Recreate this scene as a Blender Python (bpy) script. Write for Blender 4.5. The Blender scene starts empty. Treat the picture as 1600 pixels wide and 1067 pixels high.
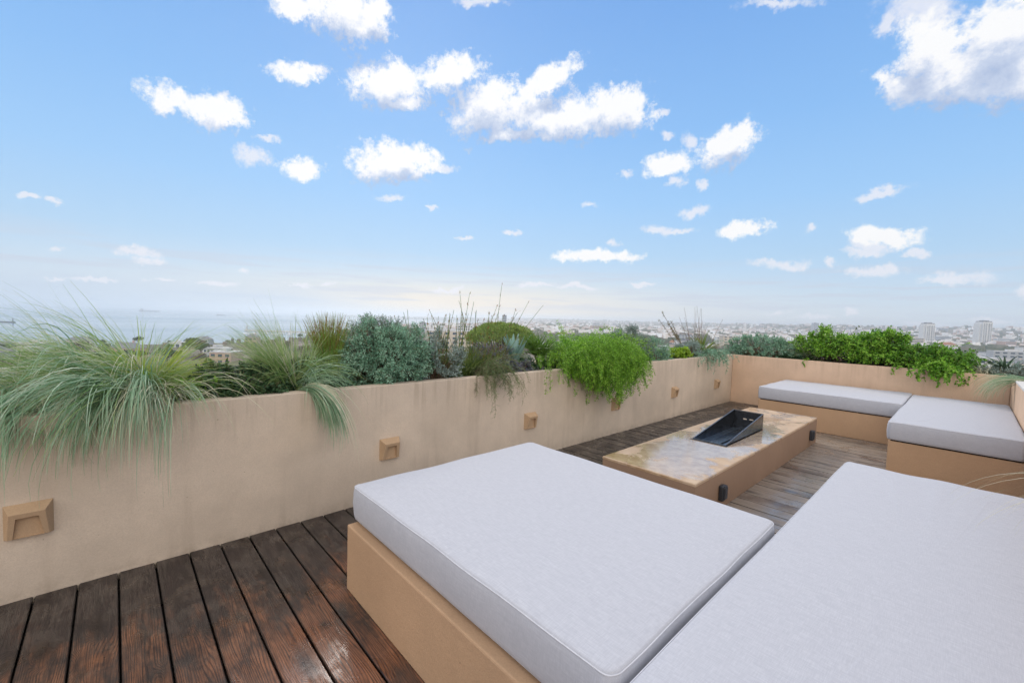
import bpy, bmesh, math, random
import numpy as np
from mathutils import Vector, Matrix
R = math.radians
random.seed(7)
rng = np.random.default_rng(7)
scene = bpy.context.scene
COL = scene.collection

# ---------------------------------------------------------------- camera
EYE = 1.45
YAW, PITCH, ROLL = R(46.959), R(3.0403), R(1.8541)
fw = Vector((-math.sin(YAW)*math.cos(PITCH), math.cos(YAW)*math.cos(PITCH), -math.sin(PITCH)))
rt0 = Vector((math.cos(YAW), math.sin(YAW), 0)); up0 = rt0.cross(fw)
rt = rt0*math.cos(ROLL) + up0*math.sin(ROLL); up = -rt0*math.sin(ROLL) + up0*math.cos(ROLL)
cd = bpy.data.cameras.new('camera'); cam = bpy.data.objects.new('camera', cd); COL.objects.link(cam)
cam.matrix_world = Matrix(((rt.x, up.x, -fw.x, 0), (rt.y, up.y, -fw.y, 0), (rt.z, up.z, -fw.z, EYE), (0, 0, 0, 1)))
cd.sensor_width = 36; cd.lens = 36*667.96/1600; cd.clip_start = 0.02; cd.clip_end = 60000
scene.camera = cam
VF = Vector((-math.sin(YAW), math.cos(YAW), 0)); VR = Vector((math.cos(YAW), math.sin(YAW), 0))
def far(k, px):                       # a place k metres out along the view, at a bearing
    return VF*k + VR*(k*(px-800)/668.0)

scene.view_settings.view_transform = 'Standard'
scene.view_settings.look = 'None'
scene.view_settings.exposure = 0.0
scene.view_settings.gamma = 1.0

# ---------------------------------------------------------------- node helper
class NT:
    def __init__(s, nt): s.nt = nt; s.n = nt.nodes; s.l = nt.links
    def new(s, t, **k):
        nd = s.n.new(t)
        for a, b in k.items():
            if a == 'ins':
                for i, v in b.items():
                    sk = nd.inputs[i]
                    if isinstance(v, bpy.types.NodeSocket): s.l.new(v, sk)
                    else: sk.default_value = v
            else: setattr(nd, a, b)
        return nd
    def math(s, op, a, b=None, c=None, clamp=False):
        ins = {0: a}
        if b is not None: ins[1] = b
        if c is not None: ins[2] = c
        return s.new('ShaderNodeMath', operation=op, use_clamp=clamp, ins=ins).outputs[0]
    def vmath(s, op, a, b=None, out=0):
        ins = {0: a}
        if b is not None: ins[1] = b
        return s.new('ShaderNodeVectorMath', operation=op, ins=ins).outputs[out]
    def noise(s, vec, scale, detail=3, rough=.5, dist=0, out='Fac', dim='3D'):
        nd = s.new('ShaderNodeTexNoise', noise_dimensions=dim, ins={'Scale': scale, 'Detail': detail, 'Roughness': rough, 'Distortion': dist})
        if vec is not None: s.l.new(vec, nd.inputs['Vector'])
        return nd.outputs[out]
    def ramp(s, fac, stops, interp='LINEAR'):
        nd = s.new('ShaderNodeValToRGB', ins={0: fac}); cr = nd.color_ramp; cr.interpolation = interp
        while len(cr.elements) < len(stops): cr.elements.new(.5)
        for e, (p, c) in zip(cr.elements, stops):
            e.position = p; e.color = tuple(c)+(1,) if len(c) == 3 else c
        return nd.outputs[0]
    def mix(s, f, a, b, mode='MIX'):
        nd = s.new('ShaderNodeMix', data_type='RGBA', blend_type=mode)
        for i, v in ((0, f), (6, a), (7, b)):
            if isinstance(v, bpy.types.NodeSocket): s.l.new(v, nd.inputs[i])
            elif i == 0: nd.inputs[i].default_value = v
            else: nd.inputs[i].default_value = tuple(v)+(1,) if len(v) == 3 else v
        return nd.outputs[2]
    def mrange(s, v, a, b, c=0, d=1, smooth=True):
        return s.new('ShaderNodeMapRange', interpolation_type='SMOOTHSTEP' if smooth else 'LINEAR', ins={0: v, 1: a, 2: b, 3: c, 4: d}).outputs[0]
    def xyz(s, vec):
        o = s.new('ShaderNodeSeparateXYZ', ins={0: vec}).outputs; return o[0], o[1], o[2]
    def comb(s, x, y, z=0.0): return s.new('ShaderNodeCombineXYZ', ins={0: x, 1: y, 2: z}).outputs[0]
def srgb(r, g, b):
    f = lambda c: (c/255/12.92) if c/255 <= .04045 else ((c/255+.055)/1.055)**2.4
    return (f(r), f(g), f(b))

# ---------------------------------------------------------------- sky
CLOUDS = [(-85.16,20.26,1.99,1.44,-0), (-82.88,20.1,2.28,1.21,5), (-80.8,20.29,2.62,1.58,9), (-81.49,19.28,1.76,0.84,14), (-80.79,21.94,0.83,0.58,15), (-73.79,25.64,3.12,1.11,13), (-72.11,26.25,2.19,0.54,8), (-69.4,32.07,5.18,2.1,12), (-74.48,31.2,2.19,0.87,7), (-67.22,30.88,3.7,1.32,11), (-65.04,32.9,2.27,1.06,10), (-63.55,26.7,4.48,2.1,8), (-55.9,28.35,5.03,1.61,16), (-61.65,24.94,3.46,0.77,7), (-50.86,25.51,5.13,3.05,11), (-54.55,24.34,1.98,0.54,4), (-43.9,28.27,4.65,1.24,22), (-45.41,24.89,4.99,2.01,1), (-39.59,24.54,7.35,2.28,-1), (-34.38,25.31,4.18,2.05,-11), (-47.82,22.51,4.6,0.77,2), (-28.94,24.5,1.06,0.52,-5), (-63.23,18.2,4.98,2,7), (-60.9,19.46,3.18,1.13,6), (-56.84,18.4,2.11,0.59,-3), (-73.81,16.41,2.21,1,14), (-21.54,20.32,3.13,2.01,24), (-20.28,21.62,1.89,1.15,-8), (-28.4,18.96,2.94,1.09,7), (-25.72,21.18,1.17,1.07,-6), (-28.41,21.77,0.91,0.47,-5), (-2.16,22.83,5.27,2.58,-17), (0.45,24.27,4.09,3.03,-9), (-4.43,25.01,2.3,2.55,33), (-6.57,23.24,2.36,0.85,-48), (1.72,21.54,3.44,2.45,-19), (-63.16,14.26,2.03,0.52,6), (-37.68,15.02,1.41,0.46,-10), (-47.68,11.34,1.61,0.48,2), (-36.41,8.46,5.56,0.81,0), (-33.56,8.3,3.61,0.48,-0), (-19.2,11.06,2.21,0.95,7), (-12.98,10.46,0.76,0.61,-5), (-6.24,9.33,2.79,1.05,-12), (-6.96,8.27,2.09,0.57,-4), (-7.78,7.83,1.74,0.45,-4), (-3.79,7.29,0.99,0.49,-4), (-15.4,6.94,2.84,0.57,-2), (-1.41,5,2.5,0.65,-2), (-2.89,4.82,1.32,0.42,-2), (2.6,3.73,0.79,0.55,-2), (-88.05,5.24,1.84,0.57,3)]
WISPS = [(-78.24,16.52,1.5,1.04,11), (-76.68,18.63,1.29,0.38,12), (-4.65,28,3.57,1.6,-19), (-7.39,27.87,1.09,0.8,16), (-52.07,35.22,3.6,0.42,4), (-17.52,32.31,3.97,0.5,-13), (-24.65,13.42,1.7,0.67,7), (-28.25,11.73,2.28,0.61,-2), (-26.37,11.58,2.52,0.38,-2), (-6.88,13.32,1.99,0.5,9), (-7.18,6.13,2.21,0.52,-3), (-6.05,6.2,0.78,0.57,-3), (-27.25,16.98,1.14,0.67,16), (-24.31,16.4,0.81,0.75,27), (-57.54,13.75,0.98,0.31,4), (-53.73,10.28,0.84,0.32,3), (-87.17,4.52,1.3,0.39,6), (-95.3,9.64,0.97,0.27,6), (-93.76,9.66,0.57,0.28,12), (-82.12,2.98,1.83,0.28,4), (-70.38,3.72,0.94,0.31,4), (-93.29,2.31,1.23,0.23,5), (-34.45,10.14,1.21,0.4,-0), (-10.63,6.88,0.77,0.4,-3), (-8.89,1.95,0.74,0.4,1), (-15.47,1.55,0.99,0.36,1), (-43.79,4.44,3.4,0.34,2), (-55.65,3.6,2.17,0.33,2), (-79.47,4.6,0.85,0.28,5), (-73.33,3.15,1.51,0.3,4), (-86.18,2.6,0.93,0.2,4), (-94.24,4.86,0.79,0.23,8), (-38.3,4.32,2.5,0.33,1), (-11.97,0.92,1.72,0.28,2), (-3.31,0.85,1.34,0.25,2), (1.02,1.26,1.53,0.29,1), (-30.62,4.85,2.35,0.32,0), (-90.73,2.42,1.79,0.25,5), (-33.23,18.25,0.95,0.44,-2)]
# the small thin clouds are drawn as veils rather than as heaped cumulus
WISPS += [c for c in CLOUDS if c[2]*c[3] < 1.9]; CLOUDS = [c for c in CLOUDS if c[2]*c[3] >= 1.9]
SUN_AZ, SUN_EL = -62.0, 34.0        # bearing from +Y towards +X, elevation
w = bpy.data.worlds.new('World'); scene.world = w; w.use_nodes = True
T = NT(w.node_tree); T.n.clear()
gen = T.new('ShaderNodeTexCoord').outputs['Generated']
dx, dy, dz = T.xyz(gen)
az = T.math('MULTIPLY', T.math('ARCTAN2', dx, dy), 180/math.pi)
el = T.math('MULTIPLY', T.math('ARCSINE', dz), 180/math.pi)
# clear-sky colours by elevation, over a weak physical sky
grad = T.ramp(T.mrange(el, -4, 60, 0, 1, False), [
    (0.0, srgb(222, 228, 236)), (.0625, srgb(222, 230, 238)), (.12, srgb(204, 224, 242)), (.19, srgb(180, 215, 246)),
    (.29, srgb(160, 206, 251)), (.42, srgb(141, 192, 247)), (.60, srgb(122, 174, 238)), (.8, srgb(110, 162, 228)), (1, srgb(112, 160, 224))])
sky = T.new('ShaderNodeTexSky'); sky.sky_type = 'NISHITA'; sky.sun_disc = False
sky.sun_elevation = R(SUN_EL); sky.sun_rotation = R(SUN_AZ); sky.air_density = 1.0; sky.dust_density = .6
nish = T.vmath('SCALE', sky.outputs[0]); T.n[-1].inputs['Scale'].default_value = .09
base = T.mix(.04, grad, nish)
# warm glow low over the water, where the sun burns through the thin cloud
daz = T.math('DIVIDE', T.math('ADD', az, 54.0), 26.0)
de = T.math('DIVIDE', T.math('SUBTRACT', el, .9), 3.4)
gl = T.math('EXPONENT', T.math('MULTIPLY', T.math('ADD', T.math('MULTIPLY', daz, daz), T.math('MULTIPLY', de, de)), -1.0))
base = T.mix(T.math('MULTIPLY', gl, .92), base, srgb(255, 240, 218))
# layered low haze bands, stretched along the horizon
st = T.comb(T.math('MULTIPLY', az, .06), T.math('MULTIPLY', el, 1.0))
bn = T.noise(st, 1.1, 4, .55)
band = T.math('MULTIPLY', T.mrange(bn, .46, .62), T.math('MULTIPLY', T.mrange(el, .6, 2.0), T.mrange(el, 9, 4)))
base = T.mix(T.math('MULTIPLY', band, .5), base, srgb(204, 212, 228))
# leaden bank just above the sea horizon on the left
bank = T.math('MULTIPLY', T.mrange(az, -60, -76), T.math('MULTIPLY', T.mrange(el, 4.2, 1.2), 1.0))
base = T.mix(T.math('MULTIPLY', bank, .7), base, srgb(200, 217, 236))

def cloud_group(name, L):
    g = bpy.data.node_groups.new(name, 'ShaderNodeTree')
    g.interface.new_socket('P', in_out='INPUT', socket_type='NodeSocketVector')
    g.interface.new_socket('F', in_out='OUTPUT', socket_type='NodeSocketFloat')
    G = NT(g); gi = G.new('NodeGroupInput'); go = G.new('NodeGroupOutput')
    x, y, _ = G.xyz(gi.outputs[0]); acc = None; carry = gi.outputs[0]
    for (a, e, ra, re, rot) in L:          # the running value rides along in z, so the blobs are worked out one after another
        m = G.new('ShaderNodeMapping', vector_type='TEXTURE')
        m.inputs[1].default_value = (a, e, 0); m.inputs[2].default_value = (0, 0, R(rot)); m.inputs[3].default_value = (ra*1.12, re*1.15, 1e6)
        G.l.new(carry, m.inputs[0])
        ln = G.vmath('LENGTH', m.outputs[0], out='Value')
        v = G.math('SUBTRACT', 1.0, ln)
        acc = v if acc is None else G.math('SMOOTH_MAX', acc, v, .12)
        carry = G.comb(x, y, acc)
    G.l.new(acc, go.inputs[0])
    return g
# wind-torn outlines: the coordinates are pushed about by noise at three sizes
def n3(scale, detail, rough): 
    c = T.noise(gen, scale, detail, rough, 0, 'Color')
    return T.vmath('SUBTRACT', c, (.5, .5, .5))
w1 = T.vmath('SCALE', n3(9, 3, .6)); T.n[-1].inputs['Scale'].default_value = 4.2
w2 = T.vmath('SCALE', n3(42, 6, .72)); T.n[-1].inputs['Scale'].default_value = 2.3
P0 = T.comb(az, el)
P = T.vmath('ADD', T.vmath('ADD', P0, T.vmath('MULTIPLY', w1, (1, .55, 0))), T.vmath('MULTIPLY', w2, (1, .8, 0)))
def useg(g, p):
    nd = T.new('ShaderNodeGroup'); nd.node_tree = g; T.l.new(p, nd.inputs[0]); return nd.outputs[0]
fine = T.noise(gen, 46, 9, .68)
fine2 = T.noise(gen, 15, 6, .62)
ft = T.math('SUBTRACT', fine, .5); ft2 = T.math('SUBTRACT', fine2, .5)
fade = T.mrange(el, 1, 9)               # the lowest clouds are veiled by the air
def sky_zone(a0, a1):
    near = lambda L: [c for c in L if a0-2.5-c[2]*1.3 < c[0] < a1+2.5+c[2]*1.3]
    gc = cloud_group('cumulus', near(CLOUDS)); gwp = cloud_group('wisps', near(WISPS))
    F0 = useg(gc, P); F1 = useg(gc, T.vmath('ADD', P, (.6, 2.6, 0))); W0 = useg(gwp, P)
    A = T.mrange(T.math('ADD', F0, T.math('ADD', T.math('MULTIPLY', ft, 2.0), T.math('MULTIPLY', ft2, 1.0))), -.16, .50)
    AW = T.mrange(T.math('ADD', W0, T.math('ADD', T.math('MULTIPLY', ft, 1.6), T.math('MULTIPLY', ft2, .9))), -.08, .72)
    lit = T.math('ADD', T.math('SUBTRACT', F0, F1), T.math('ADD', T.math('MULTIPLY', ft, 1.3), T.math('MULTIPLY', ft2, .8)))
    lit = T.math('SUBTRACT', lit, T.mrange(F0, .25, .9, 0, .25))
    ccol = T.ramp(T.mrange(lit, -.60, .42, 0, 1, False), [(0, srgb(178, 194, 224)), (.46, srgb(206, 217, 238)), (.72, srgb(236, 240, 250)), (.92, srgb(254, 254, 255)), (1, srgb(255, 255, 255))])
    ccol = T.mix(T.math('MULTIPLY', T.math('SUBTRACT', 1.0, fade), .45), ccol, srgb(226, 229, 238))
    c1 = T.mix(T.math('MULTIPLY', AW, .80), base, srgb(240, 241, 249))
    return T.new('ShaderNodeBackground', ins={0: T.mix(T.math('MULTIPLY', A, .97), c1, ccol), 1: 1.0}).outputs[0]
def mixs(f, a, b):
    nd = T.new('ShaderNodeMixShader', ins={0: f}); T.l.new(a, nd.inputs[1]); T.l.new(b, nd.inputs[2]); return nd.outputs[0]
edges = [-68, -46, -25]
zs = [sky_zone(a, b) for a, b in zip([-100]+edges, edges+[10])]
cur = zs[-1]
for e, z in zip(edges[::-1], zs[:-1][::-1]): cur = mixs(T.math('LESS_THAN', az, float(e)), cur, z)
# invented bright cloud overhead and behind the camera, added to light the terrace
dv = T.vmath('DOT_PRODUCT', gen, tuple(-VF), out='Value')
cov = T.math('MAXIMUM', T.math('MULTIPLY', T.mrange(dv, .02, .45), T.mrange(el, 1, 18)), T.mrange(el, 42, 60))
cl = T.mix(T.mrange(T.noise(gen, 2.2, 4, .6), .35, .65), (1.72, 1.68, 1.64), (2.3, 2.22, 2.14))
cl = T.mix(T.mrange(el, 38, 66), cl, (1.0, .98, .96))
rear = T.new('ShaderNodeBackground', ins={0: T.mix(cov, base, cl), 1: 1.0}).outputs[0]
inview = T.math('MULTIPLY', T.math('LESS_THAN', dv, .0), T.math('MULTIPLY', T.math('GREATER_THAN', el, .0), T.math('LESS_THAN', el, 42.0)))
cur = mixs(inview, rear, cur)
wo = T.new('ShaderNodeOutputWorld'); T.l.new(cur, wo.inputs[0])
w.cycles.sampling_method = 'MANUAL'; w.cycles.sample_map_resolution = 512

# ---------------------------------------------------------------- sun, veiled
sd = bpy.data.lights.new('sun', 'SUN'); sd.energy = 1.9; sd.angle = R(14); sd.color = (1, .95, .87)
so = bpy.data.objects.new('sun', sd); COL.objects.link(so)
sv = Vector((math.sin(R(SUN_AZ))*math.cos(R(SUN_EL)), math.cos(R(SUN_AZ))*math.cos(R(SUN_EL)), math.sin(R(SUN_EL))))
so.rotation_euler = sv.to_track_quat('Z', 'Y').to_euler(); so.location = (0, 0, 30)

# ---------------------------------------------------------------- object helpers
def tag(o, label=None, cat=None, group=None, kind=None):
    if label: o['label'] = label
    if cat: o['category'] = cat
    if group: o['group'] = group
    if kind: o['kind'] = kind
    return o
def empty(name, loc, label, cat, group=None, rz=0):
    o = bpy.data.objects.new(name, None); COL.objects.link(o); o.location = loc; o.rotation_euler = (0, 0, rz)
    o.empty_display_size = .1
    return tag(o, label, cat, group)
def mesh(name, V, F, mat, parent=None, smooth=False, world=False):
    """V (n,3) F list/array of faces. world=True: V is in world space, parent only translated."""
    V = np.asarray(V, dtype=np.float32)
    if world and parent is not None: V = V - np.array(parent.location, dtype=np.float32)
    me = bpy.data.meshes.new(name)
    if isinstance(F, np.ndarray):
        m, k = F.shape
        me.vertices.add(len(V)); me.vertices.foreach_set('co', V.ravel())
        me.loops.add(m*k); me.loops.foreach_set('vertex_index', F.astype(np.int32).ravel())
        me.polygons.add(m); me.polygons.foreach_set('loop_start', np.arange(0, m*k, k, dtype=np.int32))
        me.update(calc_edges=True); me.validate()
    else:
        me.from_pydata([tuple(map(float, v)) for v in V], [], F); me.update()
    if smooth: me.polygons.foreach_set('use_smooth', [True]*len(me.polygons))
    for mt in (mat if isinstance(mat, (list, tuple)) else [mat]): me.materials.append(mt)
    o = bpy.data.objects.new(name, me); COL.objects.link(o)
    if parent is not None: o.parent = parent
    return o
class MB:
    def __init__(s): s.v = []; s.f = []
    def add(s, V, F):
        b = len(s.v); s.v += [tuple(v) for v in V]; s.f += [tuple(i+b for i in f) for f in F]
    def box(s, x0, x1, y0, y1, z0, z1):
        s.add([(x0,y0,z0),(x1,y0,z0),(x1,y1,z0),(x0,y1,z0),(x0,y0,z1),(x1,y0,z1),(x1,y1,z1),(x0,y1,z1)],
              [(0,3,2,1),(4,5,6,7),(0,1,5,4),(1,2,6,5),(2,3,7,6),(3,0,4,7)])
    def prism(s, poly, axis, a, b):          # poly of (p,q) extruded along axis
        n = len(poly)
        def m(p, q, t): return {0: (t, p, q), 1: (p, t, q), 2: (p, q, t)}[axis]
        s.add([m(p, q, a) for p, q in poly]+[m(p, q, b) for p, q in poly],
              [tuple(range(n))[::-1], tuple(range(n, 2*n))]+[(i, (i+1) % n, n+(i+1) % n, n+i) for i in range(n)])
    def build(s, name, mat, parent=None, bevel=0, smooth=False, seg=2):
        o = mesh(name, s.v, s.f, mat, parent, smooth)
        bm = bmesh.new(); bm.from_mesh(o.data); bmesh.ops.recalc_face_normals(bm, faces=bm.faces)
        if bevel: 
            bmesh.ops.bevel(bm, geom=list(bm.edges), offset=bevel, segments=seg, profile=.5, affect='EDGES', clamp_overlap=True)
        bm.to_mesh(o.data); bm.free()
        return o
def boxo(name, b, mat, parent=None, bevel=0):
    m = MB(); m.box(*b); return m.build(name, mat, parent, bevel)

# ---------------------------------------------------------------- materials
def newmat(name):
    m = bpy.data.materials.new(name); m.use_nodes = True; t = NT(m.node_tree); t.n.clear()
    out = t.new('ShaderNodeOutputMaterial'); return m, t, out
def pbsdf(t, out, col, rough=.8, spec=.3, metal=0, bump=None, **kw):
    p = t.new('ShaderNodeBsdfPrincipled')
    for k, v in (('Base Color', col), ('Roughness', rough), ('Specular IOR Level', spec), ('Metallic', metal)):
        if isinstance(v, bpy.types.NodeSocket): t.l.new(v, p.inputs[k])
        else: p.inputs[k].default_value = (tuple(v)+(1,) if isinstance(v, (tuple, list)) and len(v) == 3 else v)
    for k, v in kw.items():
        if isinstance(v, bpy.types.NodeSocket): t.l.new(v, p.inputs[k])
        else: p.inputs[k].default_value = v
    if bump is not None:
        b = t.new('ShaderNodeBump', ins={'Strength': bump[1], 'Distance': bump[2], 'Height': bump[0]}); t.l.new(b.outputs[0], p.inputs['Normal'])
    t.l.new(p.outputs[0], out.inputs[0]); return p
def pos(t): return t.new('ShaderNodeNewGeometry').outputs['Position']
def plain(name, col, rough=.8, spec=.3, metal=0, var=.12, scale=6):
    m, t, out = newmat(name)
    n = t.noise(pos(t), scale, 4, .6)
    c = t.mix(t.mrange(n, .3, .7), tuple(x*(1-var) for x in col), tuple(min(1, x*(1+var)) for x in col))
    pbsdf(t, out, c, rough, spec, metal); return m

def mat_stucco(name, col, mott=.10, stain=.25):
    m, t, out = newmat(name); p = pos(t)
    big = t.noise(p, 1.3, 5, .6); mid = t.noise(p, 9, 5, .65); fin = t.noise(p, 260, 3, .6)
    c = t.mix(t.mrange(big, .3, .7), tuple(x*(1-mott) for x in col), tuple(x*(1+mott) for x in col))
    c = t.mix(t.mrange(mid, .35, .75, 0, .22), c, tuple(x*.82 for x in col))
    c = t.mix(t.mrange(fin, .42, .72, 0, .35), c, tuple(x*.72 for x in col))
    # weather marks: soft vertical runs
    x, y, z = t.xyz(p)
    run = t.noise(t.comb(t.math('MULTIPLY', x, 7), t.math('MULTIPLY', y, 7), t.math('MULTIPLY', z, .7)), 1.0, 5, .6)
    c = t.mix(t.mrange(run, .52, .78, 0, stain), c, (col[0]*.62, col[1]*.6, col[2]*.58))
    # splash and drip marks fading out below the planting, grime just above the boards
    run2 = t.noise(t.comb(t.math('MULTIPLY', x, 16), t.math('MULTIPLY', y, 16), t.math('MULTIPLY', z, .9)), 1.0, 4, .65)
    top = t.math('MULTIPLY', t.mrange(z, .55, .9), t.mrange(run2, .48, .66, 0, stain))
    low = t.math('MULTIPLY', t.mrange(z, .10, .0), t.mrange(t.noise(p, 14, 5, .7), .35, .7, 0, stain*1.2))
    c = t.mix(t.math('MAXIMUM', top, low), c, (col[0]*.5, col[1]*.48, col[2]*.45))
    grain = t.noise(p, 120, 4, .75)
    c = t.mix(t.mrange(grain, .38, .62, 0, .22), c, (col[0]*.66, col[1]*.64, col[2]*.62))
    spk = t.mrange(t.noise(p, 38, 2, .5), .76, .80, 0, .5)
    c = t.mix(spk, c, (col[0]*.4, col[1]*.38, col[2]*.36))
    h = t.math('ADD', t.math('MULTIPLY', fin, .35), t.math('ADD', t.math('MULTIPLY', t.noise(p, 55, 4, .6), .8), t.math('MULTIPLY', t.noise(p, 4, 3, .5), 3.0)))
    pbsdf(t, out, c, .86, .25, bump=(h, .55, .004)); return m
STUCCO = mat_stucco('planter_plaster', (.62, .50, .39), .13, .40)
STUCCOB = mat_stucco('planter_plaster_warm_light', (.70, .49, .345))  # same plaster as the long wall, its warmer, brighter light put into the colour
STUCCO2 = mat_stucco('bench_plaster', (.52, .335, .205), .07, .12)
TABLEP = mat_stucco('dark_table_plaster', (.34, .225, .155), .08, .15)  # table body, a darker tone than the bench plaster
LAMPM = mat_stucco('lamp_ceramic', (.50, .335, .205), .08, .2)
COPING = mat_stucco('coping_plaster', (.60, .50, .42), .08, .2)

def mat_wettop():
    m, t, out = newmat('wet_table_plaster'); p = pos(t)
    n = t.math('ADD', t.math('MULTIPLY', t.noise(p, 1.7, 3, .55, .6), .7), t.math('MULTIPLY', t.noise(p, 6.5, 5, .6, .8), .38))
    x, y, z = t.xyz(p)
    mid = t.math('MULTIPLY', t.mrange(t.math('ABSOLUTE', t.math('SUBTRACT', x, -1.66)), .40, .16), t.mrange(t.math('ABSOLUTE', t.math('SUBTRACT', y, 4.45)), 2.1, .9))
    n = t.math('ADD', n, t.math('MULTIPLY', mid, .14))
    wet = t.mrange(n, .53, .59)
    damp = t.mrange(n, .46, .54)
    fin = t.noise(p, 240, 3, .6); big = t.noise(p, 3, 5, .6)
    dry = t.mix(t.mrange(big, .3, .7), (.50, .36, .245), (.58, .44, .32))
    dry = t.mix(t.mrange(fin, .4, .7, 0, .3), dry, (.36, .25, .17))
    wc = t.mix(t.mrange(t.noise(p, 11, 5, .65), .35, .65), (.40, .255, .145), (.56, .40, .255))
    c = t.mix(t.math('MAXIMUM', t.math('MULTIPLY', damp, .55), wet), dry, wc)
    rip = t.noise(p, 9, 2, .5)
    h = t.math('ADD', t.math('MULTIPLY', t.math('SUBTRACT', 1.0, wet), fin), t.math('MULTIPLY', rip, .25))
    rough = t.math('SUBTRACT', t.math('SUBTRACT', .8, t.math('MULTIPLY', damp, .38)), t.math('MULTIPLY', wet, .20))
    spec = t.math('ADD', .3, t.math('MULTIPLY', wet, .3))
    pbsdf(t, out, c, rough, spec, bump=(h, .35, .003), **{'Coat Weight': wet, 'Coat Roughness': .06}); return m
WETTOP = mat_wettop()

def mat_deck():
    m, t, out = newmat('wet_deck_timber'); p = pos(t)
    uv = t.new('ShaderNodeUVMap', uv_map='uv').outputs[0]
    u, v, _ = t.xyz(uv)
    rnd = t.new('ShaderNodeAttribute', attribute_name='pr').outputs['Fac']
    rv = t.math('MULTIPLY', rnd, 37.0)
    x, y, z = t.xyz(p)
    # growth rings: bands across the board bent by slow noise (cathedral figure) and knots
    slow = t.noise(t.comb(t.math('MULTIPLY', u, 1.2), t.math('MULTIPLY', v, 7), rv), 1.0, 2, .5)
    kv = t.new('ShaderNodeTexVoronoi', ins={'Vector': t.comb(t.math('MULTIPLY', u, 1.9), t.math('MULTIPLY', v, 6.2), rv), 'Scale': 1.0, 'Randomness': 1.0}).outputs['Distance']
    knot = t.mrange(kv, .30, .02)
    ph = t.math('ADD', t.math('MULTIPLY', v, 62), t.math('ADD', t.math('MULTIPLY', slow, 8.0), t.math('MULTIPLY', knot, 6.0)))
    wob = t.noise(t.comb(t.math('MULTIPLY', u, 3), t.math('MULTIPLY', v, 70), rv), 1.0, 3, .6)
    ring = t.math('SINE', t.math('ADD', t.math('MULTIPLY', ph, 12.0), t.math('MULTIPLY', wob, 5.0)))
    ring = t.math('MULTIPLY', t.mrange(ring, -.3, 1.0), t.mrange(wob, .3, .62, .35, 1))
    fib = t.noise(t.comb(t.math('MULTIPLY', u, 7), t.math('MULTIPLY', v, 420), rv), 1.0, 4, .6)
    # red-brown oiled timber
    red = t.mix(t.noise(t.comb(u, t.math('MULTIPLY', v, 4), rv), 2.2, 4, .6), (.065, .026, .016), (.50, .21, .10))
    red = t.mix(t.math('MULTIPLY', ring, .86), red, (.022, .011, .009))
    red = t.mix(t.mrange(fib, .42, .70, 0, .75), red, (.02, .012, .010))
    # blackened, wet algae film
    blk = t.mix(t.noise(t.comb(t.math('MULTIPLY', u, 4), t.math('MULTIPLY', v, 30), rv), 1.0, 5, .7), (.008, .007, .007), (.070, .048, .040))
    blk = t.mix(t.math('MULTIPLY', ring, .35), blk, (.010, .009, .009))
    # silvered, half-dry boards
    gry = t.mix(t.noise(t.comb(t.math('MULTIPLY', u, 3), t.math('MULTIPLY', v, 90), rv), 1.0, 5, .65), (.12, .092, .07), (.42, .345, .28))
    gry = t.mix(t.math('MULTIPLY', ring, .4), gry, (.09, .062, .045))
    red = t.mix(t.mrange(rnd, .2, .8, 0, .45), red, t.mix(.5, red, (.10, .05, .035)))
    per = t.math('SUBTRACT', rnd, .5)
    dm = t.math('ADD', t.noise(t.comb(t.math('MULTIPLY', x, 2.2), t.math('MULTIPLY', y, 2.6)), 1.0, 6, .68), t.math('MULTIPLY', per, .10))
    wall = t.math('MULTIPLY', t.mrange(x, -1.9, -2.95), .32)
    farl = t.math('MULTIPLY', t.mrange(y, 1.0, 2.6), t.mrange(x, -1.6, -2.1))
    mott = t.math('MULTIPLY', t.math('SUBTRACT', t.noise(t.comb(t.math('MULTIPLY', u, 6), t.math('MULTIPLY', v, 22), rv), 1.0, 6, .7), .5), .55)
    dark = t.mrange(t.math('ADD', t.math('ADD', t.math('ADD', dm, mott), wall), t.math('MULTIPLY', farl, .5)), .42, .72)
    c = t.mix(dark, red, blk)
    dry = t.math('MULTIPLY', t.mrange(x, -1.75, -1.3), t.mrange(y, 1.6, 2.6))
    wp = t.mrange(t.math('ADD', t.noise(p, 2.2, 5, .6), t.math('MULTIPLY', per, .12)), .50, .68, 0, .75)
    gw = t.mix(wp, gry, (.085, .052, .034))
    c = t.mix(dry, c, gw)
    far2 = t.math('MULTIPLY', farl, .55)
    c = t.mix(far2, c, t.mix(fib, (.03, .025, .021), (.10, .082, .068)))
    c = t.mix(t.math('MULTIPLY', knot, .75), c, (.018, .011, .008))
    ev = t.new('ShaderNodeAttribute', attribute_name='ev').outputs['Fac']
    c = t.mix(t.mrange(t.math('ADD', t.math('ABSOLUTE', t.math('SUBTRACT', ev, .5)), t.math('MULTIPLY', t.math('SUBTRACT', t.noise(p, 30, 3, .6), .5), .03)), .465, .492, 0, .8), c, (.012, .009, .008))
    pud = t.mrange(t.noise(p, 5.5, 4, .6, .5), .50, .66)
    rough = t.math('SUBTRACT', .58, t.math('MULTIPLY', pud, .42))
    h = t.math('ADD', t.math('MULTIPLY', fib, .6), t.math('MULTIPLY', ring, .7))
    h = t.math('ADD', h, t.math('MULTIPLY', t.noise(p, 420, 2, .5), .35))
    pbsdf(t, out, c, rough, .42, bump=(h, .40, .0018), **{'Coat Weight': t.math('MULTIPLY', t.mrange(t.math('ADD', t.math('MULTIPLY', t.noise(p, 6, 5, .65, .4), .6), t.math('MULTIPLY', t.noise(t.comb(t.math('MULTIPLY', u, 9), t.math('MULTIPLY', v, 70), rv), 1.0, 4, .6), .4)), .44, .60, .12, 1.0), 1.0), 'Coat Roughness': .20}); return m
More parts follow.
